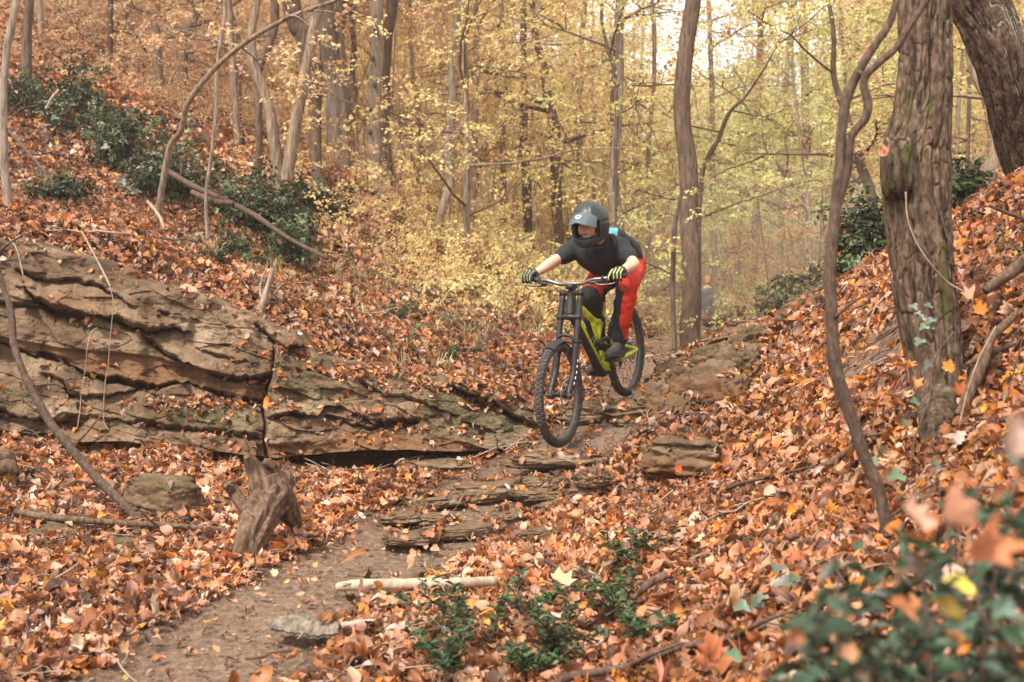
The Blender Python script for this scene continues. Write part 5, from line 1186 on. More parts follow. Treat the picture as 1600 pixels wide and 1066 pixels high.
# orange leaves held upright on the bank by the furrowed trunk
for k, (px, py, d, s, c) in enumerate([(1482,575,4.95,.12,(.72,.30,.06)),(1432,600,4.95,.11,(.66,.28,.07)),(1420,570,5.0,.10,(.58,.2,.06)),(1532,485,5.0,.13,(.70,.26,.05)),(1515,460,5.1,.14,(.62,.36,.22)),(1385,232,5.2,.12,(.55,.25,.14)),(1380,240,5.2,.09,(.5,.22,.12)),(1500,610,4.9,.13,(.45,.14,.05)),(1535,640,4.8,.1,(.75,.42,.06)),(1060,735,6.3,.1,(.62,.14,.04))]):
    o = link('dead_leaf', LEAF_ME[[0, 1, 8][k % 3]]); o.location = P(px, py, d + .06); o.scale = (s * .78,) * 3; o.rotation_euler = (1.2, random.uniform(-.4, .4), random.uniform(-.8, .8)); o['lc'] = list(c)
    tag(o, ['bright orange leaf hanging before the vine at the trunk foot', 'orange leaf left of the hanging vine at the trunk foot', 'rust leaf up against the left foot of the furrowed trunk', 'big orange leaf on the bank just right of the furrowed trunk', 'big pale tan leaf right of the furrowed trunk at its mossy side', 'larger dead leaf caught on the burl of the furrowed trunk', 'smaller dead leaf caught under the burl', 'dark rust leaf hanging beside the slanting root', 'yellow orange leaf under the roots near the right edge', 'bright red leaf at the foot of the half buried layered rock'][k], 'leaf')

# stump: an uprooted snag of gnarled wood
mb = MB(); gn = lambda s: (lambda a, th, rr: rr[:, None] * (.34 * fbm(np.stack([(np.cos(th) * 2.5 + 0 * a[:, 0:1]).ravel(), (np.sin(th) * 2.5 + 0 * a[:, 0:1]).ravel(), (a[:, 2:3] * 6 + a[:, 0:1] * 3 + 0 * th).ravel()], 1), s, 4).reshape(len(a), len(th)) * 1.6 - .16 * np.abs(np.sin(th * 6 + s))[None, :]))
mb.tube(PA([(374,890,5.85),(388,852,5.9),(406,805,6.05),(426,770,6.2),(420,742,6.2)]), np.array([38,46,52,60,40]) / 2 / FPX * 6.05, 48, 110, disp=gn(1))
mb.tube(PA([(424,790,6.20),(412,760,6.20),(400,735,6.20),(386,712,6.15)]), np.array([46,44,32,14]) / 2 / FPX * 6.15, 40, 70, disp=gn(2))
mb.tube(PA([(424,785,6.20),(430,760,6.25),(424,735,6.25),(418,722,6.20),(428,730,6.20)]), np.array([44,38,26,14,8]) / 2 / FPX * 6.15, 32, 60, disp=gn(3))
mb.tube(PA([(430,790,6.20),(442,765,6.30),(448,745,6.30),(440,740,6.30)]), np.array([44,34,22,10]) / 2 / FPX * 6.15, 32, 60, disp=gn(4))
mb.tube(PA([(436,770,6.20),(452,800,6.30),(468,830,6.40)]), np.array([40,32,12]) / 2 / FPX * 6.15, 32, 50, disp=gn(5))
mb.tube(PA([(400,812,6.15),(380,790,6.20),(366,772,6.25),(352,758,6.20)]), np.array([26,22,17,9]) / 2 / FPX * 6.15, 24, 50, disp=gn(6))
mb.tube(PA([(418,770,6.10),(410,800,6.0),(402,840,5.95),(396,872,5.85)]), np.array([16,20,18,10]) / 2 / FPX * 6.4, 20, 50, disp=gn(7))
tag(mb.build('stump', M['wood_dead']), 'gnarled grey brown root stump standing in the leaves beside the trail', 'stump')
mb = MB(); mb.tube(PA([(-12,722,7.2),(8,716,7.2),(24,726,7.2)]), [.05,.07,.02], 16, 30, disp=gn(9)); mb.tube(PA([(-5,735,7.1),(14,728,7.1),(30,738,7.1)]), [.04,.045,.015], 14, 30, disp=gn(10))
tag(mb.build('rotten_stub', M['wood_dead']), 'small grey rotten stub at the left frame edge in the leaves', 'stub')
# flake of bark on the trail
V = []; rr = np.random.default_rng(8); nu, nv = 60, 22
for i in range(nu):
    for j in range(nv):
        u, v = i / (nu - 1), j / (nv - 1); w = .085 * math.sin(math.pi * min(1, u * .9 + .06)) ** .6; V.append((u * .28 - .14, (v - .5) * 2 * w, .022 - .03 * ((v - .5) * 2) ** 2 + .01 * math.sin(u * 5)))
V = np.array(V); f1, f2, c_ = worley(V * (38, 60, 0) + 3, 5); V[:, 2] += .009 * np.clip((f2 - f1) / .3, 0, 1)
edge = fbm(V * 40, 6, 3); V[:, :2] *= (1 + .06 * edge)[:, None]
V2 = V.copy(); V2[:, 2] -= .012; i = (np.arange(nu - 1)[:, None] * nv + np.arange(nv - 1)[None, :]); Q = np.stack([i, i + 1, i + nv + 1, i + nv], -1).reshape(-1, 4)
rim = [j for j in range(nv)] + [i_ * nv + nv - 1 for i_ in range(1, nu)] + [(nu - 1) * nv + j for j in range(nv - 2, -1, -1)] + [i_ * nv for i_ in range(nu - 2, 0, -1)]
Qr = [(rim[k], rim[(k + 1) % len(rim)], rim[(k + 1) % len(rim)] + nu * nv, rim[k] + nu * nv) for k in range(len(rim))]
o = link('bark_flake', mesh_np('bark_flake', np.vstack([V, V2]), np.vstack([Q, Q[:, ::-1] + nu * nv, Qr]), None, [M['bark_fissured']])); o.location = P(478, 978, 4.93); o.rotation_euler = (.18, 0, -.1)
tag(o, 'flake of thick grey bark lying on the dirt left of the short pale stick', 'bark')
# ------------------------------------------------------------------ the bicycle (local frame: X forward, Y to the rider's left, Z up, origin at the rear axle)
M['lime'] = plain('lime_paint', (.52, .57, .03), .36, var=.28, vs=16, spec=.5)
M['black_satin'] = plain('black_satin', (.022, .020, .020), .42, var=.2)
M['black_matte'] = plain('black_matte', (.028, .026, .026), .75, var=.3)
M['dark_metal'] = plain('dark_metal', (.16, .155, .15), .4, .8, var=.2)
M['steel'] = plain('steel', (.55, .53, .50), .3, .9, var=.1)
M['rubber'] = plain('tyre_rubber', (.060, .052, .047), .85, var=.45, vs=25, spec=.25)
M['rim_grey'] = plain('dusty_rim', (.11, .10, .095), .5, .3, var=.3, vs=10)
M['decal'] = plain('pale_decal', (.62, .60, .58), .5, var=.1)
M['orange_decal'] = plain('orange_decal', (.75, .28, .05), .5, var=.1)
RW = np.array(P(978, 547, 9.12)); FWH = np.array(P(874, 616.5, 8.0))
ff = FWH - RW; WB = np.linalg.norm(ff); ff /= WB
ll = np.cross((0, 0, 1.), ff); ll /= np.linalg.norm(ll); uu = np.cross(ff, ll)
BM = Matrix([[ff[0], ll[0], uu[0], RW[0]], [ff[1], ll[1], uu[1], RW[1]], [ff[2], ll[2], uu[2], RW[2]], [0, 0, 0, 1]])
bike = bpy.data.objects.new('bicycle', None); COL.objects.link(bike); bike.matrix_world = BM; bike['_local'] = 1; bike.empty_display_size = .1
tag(bike, 'lime yellow full suspension downhill mountain bicycle with black double crown fork under the rider', 'bicycle')
def B2W(p): return np.array(BM @ Vector(p))
HA = math.radians(63.5); ax = np.array((-math.cos(HA), 0, math.sin(HA))); pf = np.array((math.sin(HA), 0, math.cos(HA)))   # steering axis, forward perpendicular
AX = np.array((WB, 0, 0))
def S_(t, f=0., y=0.): return AX + ax * t + pf * (f - .0) + np.array((0, y, 0))
R_ = .355
def part(name, fn, mat, parent=bike, smooth=True):
    mb = MB(); fn(mb); return mb.build(name, M[mat], parent, smooth)
def wheel(name, c, lab, disc_r):
    c = np.array(c)
    # tyre: torus whose tread is raised in blocks
    nu, nv = 420, 30; th = np.linspace(0, 2 * math.pi, nu, endpoint=False)[:, None]; ph = np.linspace(0, 2 * math.pi, nv, endpoint=False)[None, :]
    rt = .0295; Rm = R_ - rt - .004
    out = np.cos(ph) + 0 * th; s = np.sin(ph) + 0 * th
    k = (th / (2 * math.pi) * 70) % 1 + 0 * ph
    blk = ((np.abs(s) < .30) & (k < .55)) | ((np.abs(s) > .48) & (np.abs(s) < .86) & (((k + .5) % 1) < .6)); blk = blk & (out > .1)
    r = rt + .0055 * blk
    X = (Rm + r * out) * np.cos(th); Z = (Rm + r * out) * np.sin(th); Y = r * s * 1.02
    V = np.stack([X, Y, Z], -1).reshape(-1, 3)
    i = np.arange(nu)[:, None]; i2 = (i + 1) % nu; j = np.arange(nv)[None, :]; j2 = (j + 1) % nv
    Q = np.stack([i * nv + j, i * nv + j2, i2 * nv + j2, i2 * nv + j], -1).reshape(-1, 4)
    w = link(name, mesh_np(name, V * .001, None, None), bike) if False else None
    hub = MB(); hub.lathe([(.012, -.065), (.014, -.05), (.03, -.045), (.03, -.036), (.017, -.03), (.017, .03), (.03, .036), (.03, .045), (.014, .05), (.012, .065)], (0, 0, 0), (0, 1, 0), 24)
    w = hub.build(name, M['black_satin'], bike); w.location = c; w['_local'] = 1
    link('tyre', mesh_np('tyre', V, Q, None, [M['rubber']], smooth=False), w)
    rm = MB(); rm.lathe([(.312, -.015), (.300, -.014), (.290, -.009), (.290, .009), (.300, .014), (.312, .015), (.304, 0)], (0, 0, 0), (0, 1, 0), 96); rm.build('rim', M['rim_grey'], w)
    for a0 in (0, 2.1, 4.2):       # worn decals on the rim walls
        d = MB(); a = np.linspace(a0, a0 + .8, 14)
        for sgn in (-1, 1):
            Vd = []
            for t in a: Vd += [(.2945 * math.cos(t), sgn * .0128, .2945 * math.sin(t)), (.308 * math.cos(t), sgn * .0163, .308 * math.sin(t))]
            d.add(Vd, [(2 * q, 2 * q + 1, 2 * q + 3, 2 * q + 2) for q in range(13)])
        d.build('rim_decal', M['decal'], w)
    sp = MB(); sp.tube([(.028, .04, 0), (.155, .02, .018), (.291, .002, .028)], .0011, 4, 4); sm = sp.mesh('spoke', [M['black_satin']])
    for k in range(28):
        o = link('spoke', sm, w); o.rotation_euler = (math.pi * (k % 2), k * 2 * math.pi / 28, 0)
    dm = MB(); n = 48; dm.lathe([(disc_r, .053), (disc_r, .055), (disc_r - .018, .055), (disc_r - .018, .053)], (0, 0, 0), (0, 1, 0), n)
    for k in range(6):
        a = k * math.pi / 3; dm.tube([(.02 * math.cos(a), .054, .02 * math.sin(a)), ((disc_r - .015) * math.cos(a + .35), .054, (disc_r - .015) * math.sin(a + .35))], .0035, 4)
    dm.build('brake_disc', M['steel'], w)
    return w
wheel('front_wheel', AX, '', .1); wheel('rear_wheel', (0, 0, 0), '', .1)
# fork
OFF = -.045
def fk(t, y, f=0.): return AX + ax * t + pf * (OFF * min(1, t / .16) + f) + np.array((0, y, 0))
fork = part('fork', lambda m: [m.tube([fk(.30, s * .066), fk(.50, s * .066), fk(.735, s * .066)], .0205, 18, 8) for s in (-1, 1)], 'black_satin')
def lowers(m):
    for s in (-1, 1):
        m.tube([fk(-.02, s * .066, .0), fk(.05, s * .067), fk(.16, s * .067), fk(.30, s * .066), fk(.375, s * .066)], [.020, .0225, .0235, .0255, .0275], 18, 24)
        m.tube([fk(-.025, s * .066), fk(.0, s * .066)], .024, 14)
        m.lathe([(.030, 0), (.030, .018), (.026, .018), (.026, 0)], fk(.36, s * .066), ax, 20)
    m.tube([fk(.365, -.066, .02), fk(.40, -.045, .035), fk(.41, 0, .042), fk(.40, .045, .035), fk(.365, .066, .02)], [.014, .012, .012, .012, .014], 10, 24)
    m.tube([fk(0, -.085), fk(0, .085)], .011, 12)
part('lowers', lowers, 'black_satin', fork)
part('axle_clamp', lambda m: [m.tube([fk(-.012, s * .085, .0), fk(-.012, s * .048, .0)], .021, 12) for s in (-1, 1)], 'dark_metal', fork)
def mud(m):
    n = 16; V = []
    for i in range(n):
        a = math.radians(72 + i * 3.4); r = R_ + .018
        for k in range(5):
            y = (k - 2) / 2 * .042; V.append((WB + r * math.cos(a) - abs(y) * .2, y, r * math.sin(a) - abs(y) * .5))
    V = np.array(V); V2 = V - np.array((0, 0, .003)); Q = [(i * 5 + k, i * 5 + k + 1, i * 5 + k + 6, i * 5 + k + 5) for i in range(n - 1) for k in range(4)]
    m.add(V, Q); m.add(V2, [q[::-1] for q in Q])
part('mudguard', mud, 'black_matte', fork)
def crown(t):
    def f(m):
        for s in (-1, 1): m.tube([fk(t - .018, s * .066), fk(t + .018, s * .066)], .0265, 18)
        m.tube([fk(t, -.066), fk(t, -.03, .008), fk(t, 0, .012), fk(t, .03, .008), fk(t, .066)], [.016, .019, .022, .019, .016], 10, 20)
        for s in (-1, 1): m.tube([fk(t, s * .05), fk(t, .0, -.035 + .03)], .014, 8)
    return f
part('lower_crown', crown(.545), 'black_satin', fork); part('upper_crown', crown(.715), 'black_satin', fork)
part('decal', lambda m: [m.tube([fk(.07 + .04 * k, .0908), fk(.09 + .04 * k, .0908)], .0038, 6) for k in range(5)], 'decal', fork)
part('brake_caliper', lambda m: (m.box(fk(.10, .052, -.045), (.05, .035, .06)), m.tube([fk(.07, .06, -.01), fk(.13, .06, -.03)], .014, 8)), 'dark_metal', fork)
# cockpit
ST = fk(.76, 0)
part('stem', lambda m: (m.box(ST + pf * .02, (.085, .05, .034), Euler((0, HA - math.pi / 2 + .45, 0)).to_matrix()), m.tube([ST - ax * .02, ST + ax * .02], .024, 14)), 'black_satin')
BC = ST + pf * .035 + ax * .012
def barp(y):
    a = abs(y); up = .028 * sstep(.07, .19, a); return BC + np.array((-.045 * sstep(.15, .39, a), y, up + .012 * sstep(.2, .39, a)))
ys = np.linspace(-.385, .385, 70)
hb = part('handlebar', lambda m: m.tube([barp(y) for y in ys], .0125 + .004 * np.exp(-(ys / .05) ** 2), 14), 'dark_metal')
for s in (-1, 1):
    y0, y1 = s * .265, s * .39
    part('grip', lambda m: m.tube([barp(y) for y in np.linspace(y0, y1, 60)], .0165 + .0012 * np.sign(np.sin(np.linspace(0, 110, 60))), 16), 'black_matte', hb)
    lv = part('brake_lever', lambda m: (m.tube([barp(s * .235) + (.012, 0, -.012), barp(s * .20) + (.035, 0, -.016), barp(s * .155) + (.045, 0, -.012)], [.011, .014, .010], 10, 14), m.lathe([(.019, -.009), (.019, .009), (.014, .009), (.014, -.009)], barp(s * .235), (0, 1, 0), 16)), 'black_satin', hb)
    part('blade', lambda m: m.tube([barp(s * .20) + (.05, 0, -.022), barp(s * .25) + (.068, 0, -.032), barp(s * .30) + (.060, 0, -.036), barp(s * .335) + (.062, 0, -.033)], [.006, .0055, .006, .007], 8, 20), 'dark_metal', lv)
    part('hose', lambda m: m.tube([barp(s * .155) + (.045, 0, -.012), barp(s * .10) + (.085, 0, -.005), barp(s * .03) + (.07, 0, -.06), fk(.66, s * .03, .03), fk(.58, s * .035, -.03)], .0026, 6, 40), 'black_matte', hb)
part('shifter', lambda m: (m.box(barp(-.205) + (.01, 0, -.028), (.035, .045, .025)), m.tube([barp(-.2) + (-.01, 0, -.035), barp(-.22) + (-.03, 0, -.045)], .006, 6)), 'black_satin', hb)
part('hose', lambda m: m.tube([fk(.12, .07, -.03), fk(.25, .088, -.02), fk(.40, .09, -.025), fk(.52, .07, -.02), fk(.62, .05, .02), fk(.72, .03, .04), barp(.05) + (.03, 0, -.01)], .0026, 6, 50), 'black_matte', fork)
# frame
H1 = fk(.572, 0); H2 = fk(.70, 0); BB = np.array((.455, 0, -.012))
def main(m):
    m.tube([fk(.60, 0, -.01), H1 + (-.10, 0, -.075), (.66, 0, .145), (.56, 0, .02), BB + (.02, 0, -.01)], [.028, .031, .034, .037, .042], 18, 40, flat=1.0)
    m.tube([fk(.675, 0, -.01), fk(.66, 0, -.13), (.60, 0, .365), (.50, 0, .335), (.435, 0, .345)], [.025, .025, .023, .021, .020], 16, 40)
    m.tube([(.535, 0, .20), (.47, 0, .31), (.42, 0, .36), (.375, 0, .445)], [.018, .022, .024, .022], 16, 30)
    m.tube([(.60, 0, .365), (.57, 0, .28), (.53, 0, .19), (.47, 0, .05), BB], [.020, .017, .016, .022, .040], 14, 30)
    m.tube([BB + (0, -.046, 0), BB + (0, .046, 0)], .034, 24)
fr_ = part('frame', main, 'lime')
part('head_tube', lambda m: m.tube([fk(.562, 0), fk(.60, 0), fk(.69, 0), fk(.705, 0)], [.034, .032, .031, .034], 20, 12), 'black_satin', fr_)
part('decal', lambda m: [m.box(np.array((.66, s * .0392, .16)) + np.array((.115, 0, .135)) * t, (.018, .0015, .030)) for s in (1,) for t in np.linspace(-.55, .9, 6)], 'black_satin', fr_)
part('headset', lambda m: [m.tube([fk(t, 0), fk(t + .012, 0)], .0325, 20) for t in (.553, .703)], 'black_satin', fr_)
part('down_tube_guard', lambda m: m.tube([fk(.585, 0, .003), H1 + (-.085, 0, -.088), (.675, 0, .128), (.575, 0, .0), (.50, 0, -.045), (.45, 0, -.052)], [.02, .028, .031, .034, .036, .028], 14, 40), 'black_matte', fr_)
def swing(m):
    for s in (-1, 1):
        m.tube([(.42, s * .045, .03), (.36, s * .055, .01), (.20, s * .07, .0), (.02, s * .078, .0), (-.015, s * .078, .005)], [.022, .020, .016, .018, .016], 12, 30)
        m.tube([(.42, s * .045, .16), (.33, s * .055, .135), (.18, s * .07, .075), (.03, s * .078, .02), (0, s * .078, .0)], [.017, .015, .013, .014, .013], 12, 30)
        m.tube([(.36, s * .055, .01), (.355, s * .055, .08), (.36, s * .055, .14)], .013, 10)
    m.tube([(.385, -.05, .03), (.385, .05, .03)], .016, 10); m.tube([(.40, -.05, .15), (.40, .05, .15)], .014, 10)
sw = part('swingarm', swing, 'lime'); part('axle_bolt', lambda m: m.tube([(0, -.09, 0), (0, .09, 0)], .012, 12), 'black_satin', sw)
part('rear_caliper', lambda m: m.box((.075, .06, .055), (.055, .03, .04)), 'black_satin', sw)
shk = part('shock', lambda m: (m.tube([(.60, 0, .205), (.53, 0, .16), (.42, 0, .10)], .017, 14), m.tube([(.585, .035, .19), (.50, .035, .15)], .014, 10)), 'black_satin')
part('spring', lambda m: m.tube([np.array((.575, 0, .19)) * (1 - t) + np.array((.455, 0, .12)) * t + .03 * np.array((.5 * math.cos(t * 44), math.sin(t * 44), -.86 * math.cos(t * 44))) for t in np.linspace(0, 1, 150)], .0048, 7), 'black_satin', shk)
part('rocker', lambda m: [m.tube([(.42, s * .04, .155), (.47, s * .042, .20), (.56, s * .035, .20)], [.012, .02, .012], 10, 14) for s in (-1, 1)], 'black_satin')
part('seatpost', lambda m: m.tube([(.375, 0, .445), (.345, 0, .515)], .0155, 14), 'black_satin')
def saddle(m):
    V = []; n = 24
    for i in range(n):
        t = i / (n - 1); x = .22 * (1 - 2 * t) * .62 + .335; w = .02 + .05 * sstep(.35, .95, t); z = .545 - .02 * math.sin(math.pi * t) + .02 * t
        for a in np.linspace(0, 2 * math.pi, 16, endpoint=False): V.append((x, w * math.cos(a), z + .017 * math.sin(a) - .012 * abs(math.cos(a))))
    Q = [(i * 16 + k, i * 16 + (k + 1) % 16, (i + 1) * 16 + (k + 1) % 16, (i + 1) * 16 + k) for i in range(n - 1) for k in range(16)]; m.add(V, Q)
    m.tube([(.40, .02, .53), (.34, .02, .515), (.25, .02, .535)], .0035, 6, 12); m.tube([(.40, -.02, .53), (.34, -.02, .515), (.25, -.02, .535)], .0035, 6, 12)
part('saddle', saddle, 'black_matte')
# cranks: level with the horizon, left foot a little higher and ahead
ca = math.radians(13 + 20); cd = np.array((math.cos(ca), 0, math.sin(ca))) * .168
PL = BB + cd + (0, .135, 0); PR = BB - cd + (0, -.135, 0)
dt = part('crankset', lambda m: (m.tube([BB + (0, -.075, 0), BB + (0, .075, 0)], .016, 14), m.lathe([(.068, -.052), (.068, -.047), (.055, -.047), (.055, -.052)], BB, (0, 1, 0), 36), m.lathe([(.075, -.058), (.075, -.054), (.045, -.054), (.045, -.058)], BB, (0, 1, 0), 36)), 'black_satin')
for s, pd in ((1, PL), (-1, PR)):
    part('crank_arm', lambda m: m.tube([BB + (0, s * .075, 0), BB + s * cd * .5 + (0, s * .08, 0), BB + s * cd + (0, s * .085, 0)], [.019, .014, .015], 10, 12, flat=.7), 'dark_metal', dt)
    part('pedal', lambda m: (m.box(pd, (.105, .10, .016)), m.tube([BB + s * cd + (0, s * .08, 0), pd + (0, s * .05, 0)], .008, 8)), 'black_satin', dt)
def chain(m):
    up = [BB + (0, -.052, .07), (0.22, -.052, .045), (0., -.052, .035)]; lo = [BB + (0, -.052, -.07), (.2, -.052, -.08), (-.01, -.052, -.12), (-.005, -.052, -.04)]
    m.tube(up, .005, 6, 20); m.tube(lo, .005, 6, 30)
part('chain', chain, 'dark_metal')
part('derailleur', lambda m: (m.tube([(0, -.075, -.02), (-.02, -.08, -.05), (-.01, -.06, -.115)], [.014, .018, .012], 8, 10), m.lathe([(.02, -.064), (.02, -.055), (.006, -.055), (.006, -.064)], (-.01, 0, -.115), (0, 1, 0), 16)), 'black_satin')
part('cassette', lambda m: [m.lathe([(.03 + .005 * k, -.035 - .004 * (6 - k)), (.03 + .005 * k, -.033 - .004 * (6 - k)), (.02, -.033 - .004 * (6 - k)), (.02, -.035 - .004 * (6 - k))], (0, 0, 0), (0, 1, 0), 28) for k in range(7)], 'dark_metal')

# ------------------------------------------------------------------ the rider
def skin_mat(name, col):
    m, nt, b, out = mat_base(name)
    f = noise(nt, coords(nt), 25, 4); nt.links.new(ramp(nt, f, [(.3, tuple(q * .85 for q in col)), (.7, tuple(min(1, q * 1.1) for q in col))]), b.inputs['Base Color'])
    b.inputs['Roughness'].default_value = .5; b.inputs['Subsurface Weight'].default_value = .12; b.inputs['Subsurface Radius'].default_value = (.02, .008, .004); b.inputs['Subsurface Scale'].default_value = .3; return m
M['skin'] = skin_mat('skin', (.60, .34, .23))
M['shirt'] = plain('black_jersey', (.016, .017, .020), .85, var=.3, vs=9, bmp=.2, bs=900)
M['trouser_black'] = plain('black_trouser_cloth', (.017, .015, .015), .85, var=.25, vs=12, bmp=.2, bs=700)
M['trouser_red'] = plain('red_trouser_cloth', (.50, .030, .012), .75, var=.22, vs=12, bmp=.2, bs=700)
M['glove'] = plain('black_glove', (.030, .030, .032), .75, var=.25, vs=60)
M['lime_cloth'] = plain('lime_glove_stripe', (.50, .60, .16), .7, var=.1)
M['helmet'] = plain('matte_slate_helmet', (.022, .026, .029), .42, var=.15, vs=5, spec=.4)
M['peak'] = plain('slate_blue_peak', (.075, .10, .11), .45, var=.06, vs=5)
M['lining'] = plain('black_padding', (.012, .012, .012), .9, var=.2)
M['shoe'] = plain('dark_grey_shoe', (.045, .040, .038), .75, var=.3, vs=30)
M['pack'] = plain('black_backpack', (.022, .022, .024), .75, var=.2)
M['teal'] = plain('teal_backpack_cloth', (.10, .36, .36), .6, var=.1)
M['eye'] = plain('eye_white', (.7, .66, .62), .3, var=.02); M['dark'] = plain('dark_feature', (.03, .018, .014), .6, var=.1)
M['lip'] = plain('lips', (.42, .16, .12), .5, var=.05)

def A(px, py, d): return np.array(P(px, py, d))
pel = A(969, 417, 8.95); hipL = pel + ll * .085; hipR = pel - ll * .085
shL = A(970, 387, 8.44); shR = A(905, 385, 8.60); neck = A(934, 374, 8.44); chest = (shL + shR) / 2 + (0, .02, -.03)
belly = A(955, 412, 8.72)
gL = B2W(barp(.325)); gR = B2W(barp(-.325))
wrL = gL + np.array((.035, .06, .035)); wrR = gR + np.array((.035, .075, .035))
elL = A(991, 413, 8.25); elR = A(866, 408, 8.50)
knL = A(981, 444, 8.47); ftL = B2W(PL); ftR = B2W(PR)
fh = np.array((ff[0], ff[1], 0)); fh /= np.linalg.norm(fh)
anL = ftL - fh * .10 + (0, 0, .115); anR = ftR - fh * .10 + (0, 0, .115); knR = A(922, 462, 8.52)
headc = A(922, 350, 8.27)
Fd = np.array((-.44, -.86, -.20)); Fd /= np.linalg.norm(Fd); Sd = np.cross(Fd, (0, 0, 1.)); Sd /= np.linalg.norm(Sd); Ud = np.cross(Sd, Fd)   # face forward, towards its right, up
def Hd(f, s, u): return headc + Fd * f + Sd * s + Ud * u
HM = np.stack([Fd, Sd, Ud], 1)
def arm(sh, el, wr, k=1.):
    m = (el + wr) / 2; d = el + (wr - el) * .3
    return [('c', sh, el, .052 * k, .040 * k), ('c', el, d, .040 * k, .043 * k), ('c', d, wr, .043 * k, .027 * k)]
def leg(hp, kn, an, k=1.):
    c = kn + (an - kn) * .3
    return [('c', hp, kn, .090 * k, .060 * k), ('c', kn, c, .058 * k, .060 * k), ('c', c, an, .060 * k, .038 * k)]
body = [('c', pel, belly, .115, .12), ('c', belly, chest, .11, .105), ('c', hipL, hipR, .10, .10), ('c', shL, shR, .065, .065), ('c', chest + (0, .03, 0), neck, .07, .055), ('c', neck, Hd(-.03, 0, -.06), .055, .055)]
body += arm(shL, elL, wrL) + arm(shR, elR, wrR) + leg(hipL, knL, anL) + leg(hipR, knR, anR)
body += [('e', Hd(0, 0, .01), (.092, .072, .115), HM), ('c', Hd(.055, 0, -.05), Hd(.06, 0, -.085), .04, .03), ('c', Hd(.094, 0, .01), Hd(.108, 0, -.022), .010, .015), ('c', Hd(.078, -.045, .028), Hd(.078, .045, .028), .016, .016),
         ('c', Hd(.07, .04, -.02), Hd(.06, .045, -.05), .022, .02), ('c', Hd(.07, -.04, -.02), Hd(.06, -.045, -.05), .022, .02), ('c', Hd(.088, -.016, -.055), Hd(.088, .016, -.055), .011, .011),
         ('c', Hd(0, .074, 0), Hd(-.01, .078, .02), .012, .014), ('c', Hd(0, -.074, 0), Hd(-.01, -.078, .02), .012, .014)]
for w_, g_ in ((wrL, gL), (wrR, gR)): body.append(('c', w_, g_ * .5 + w_ * .5, .026, .028))
rider = link('person', blob(body, .0075, 3)); rider.data.materials.append(M['skin'])
tag(rider, 'rider in black jersey, red and black trousers and dark helmet, on the yellow bicycle', 'person')
for s in (-1, 1):
    e = part('eye', lambda m: m.ball(Hd(.086, s * .031, .012), .0115, 12), 'eye', rider); part('iris', lambda m: m.ball(Hd(.0955, s * .031, .009), .006, 10), 'dark', e)
    part('eyebrow', lambda m: m.tube([Hd(.094, s * .014, .034), Hd(.095, s * .032, .040), Hd(.082, s * .05, .034)], [.004, .005, .003], 6, 8), 'dark', rider)
part('mouth', lambda m: m.tube([Hd(.092, -.022, -.058), Hd(.101, 0, -.056), Hd(.092, .022, -.058)], [.003, .006, .003], 8, 10), 'lip', rider)
part('mouth', lambda m: m.tube([Hd(.097, -.02, -.057), Hd(.106, 0, -.056), Hd(.097, .02, -.057)], [.001, .0018, .001], 6, 10), 'dark', rider)

# clothes
def folds(k, sc, amp, ani=(1, 1, 1)):
    return lambda V: amp * fbm(V * sc * np.array(ani), k, 3) + amp * .7 * np.sin(V[:, 2] * sc * 3.5 + 3 * fbm(V * sc * .6, k + 3, 2)) * np.clip(fbm(V * sc * .5, k + 5, 2) + .3, 0, 1)
slL = shL + (elL - shL) * .62; slR = shR + (elR - shR) * .66
sh = [('c', pel + (0, -.08, .01), belly, .125, .145), ('c', belly + ll * .04, chest + ll * .06, .12, .13), ('c', belly - ll * .04, chest - ll * .06, .12, .13), ('c', shL, shR, .078, .078), ('c', chest + (0, .05, .03), neck + (.02, .03, -.03), .10, .062),
      ('c', shL, slL, .078, .064), ('c', shR, slR, .078, .064), ('c', belly + (-.01, -.06, -.08), chest + (0, -.02, -.08), .06, .075), ('c', chest + (-.02, -.08, .0), neck + (-.01, -.05, -.07), .07, .035)]
ts = link('jersey', blob(sh, .008, 6, folds(3, 13, .009)), rider); ts.data.materials.append(M['shirt'])
tr = [('c', hipL, hipR, .118, .118), ('c', pel, belly + (0, .04, -.02), .125, .115)]
for hp, kn, an in ((hipL, knL, anL), (hipR, knR, anR)):
    m_ = kn + (an - kn) * .35; e_ = kn + (an - kn) * .92
    tr += [('c', hp, kn, .112, .080), ('c', kn, m_, .078, .076), ('c', m_, e_, .076, .056)]
tm = blob(tr, .008, 5, folds(9, 15, .013)); tm.materials.append(M['trouser_black']); tm.materials.append(M['trouser_red']); tm.materials.append(M['decal'])
C_, N_ = fco(tm)
mi = np.zeros(len(C_), np.int32)
def seg_t(C, a, b):
    d = b - a; t = np.clip(((C - a) @ d) / (d @ d), 0, 1); return t, np.linalg.norm(C - (a + t[:, None] * d), axis=1)
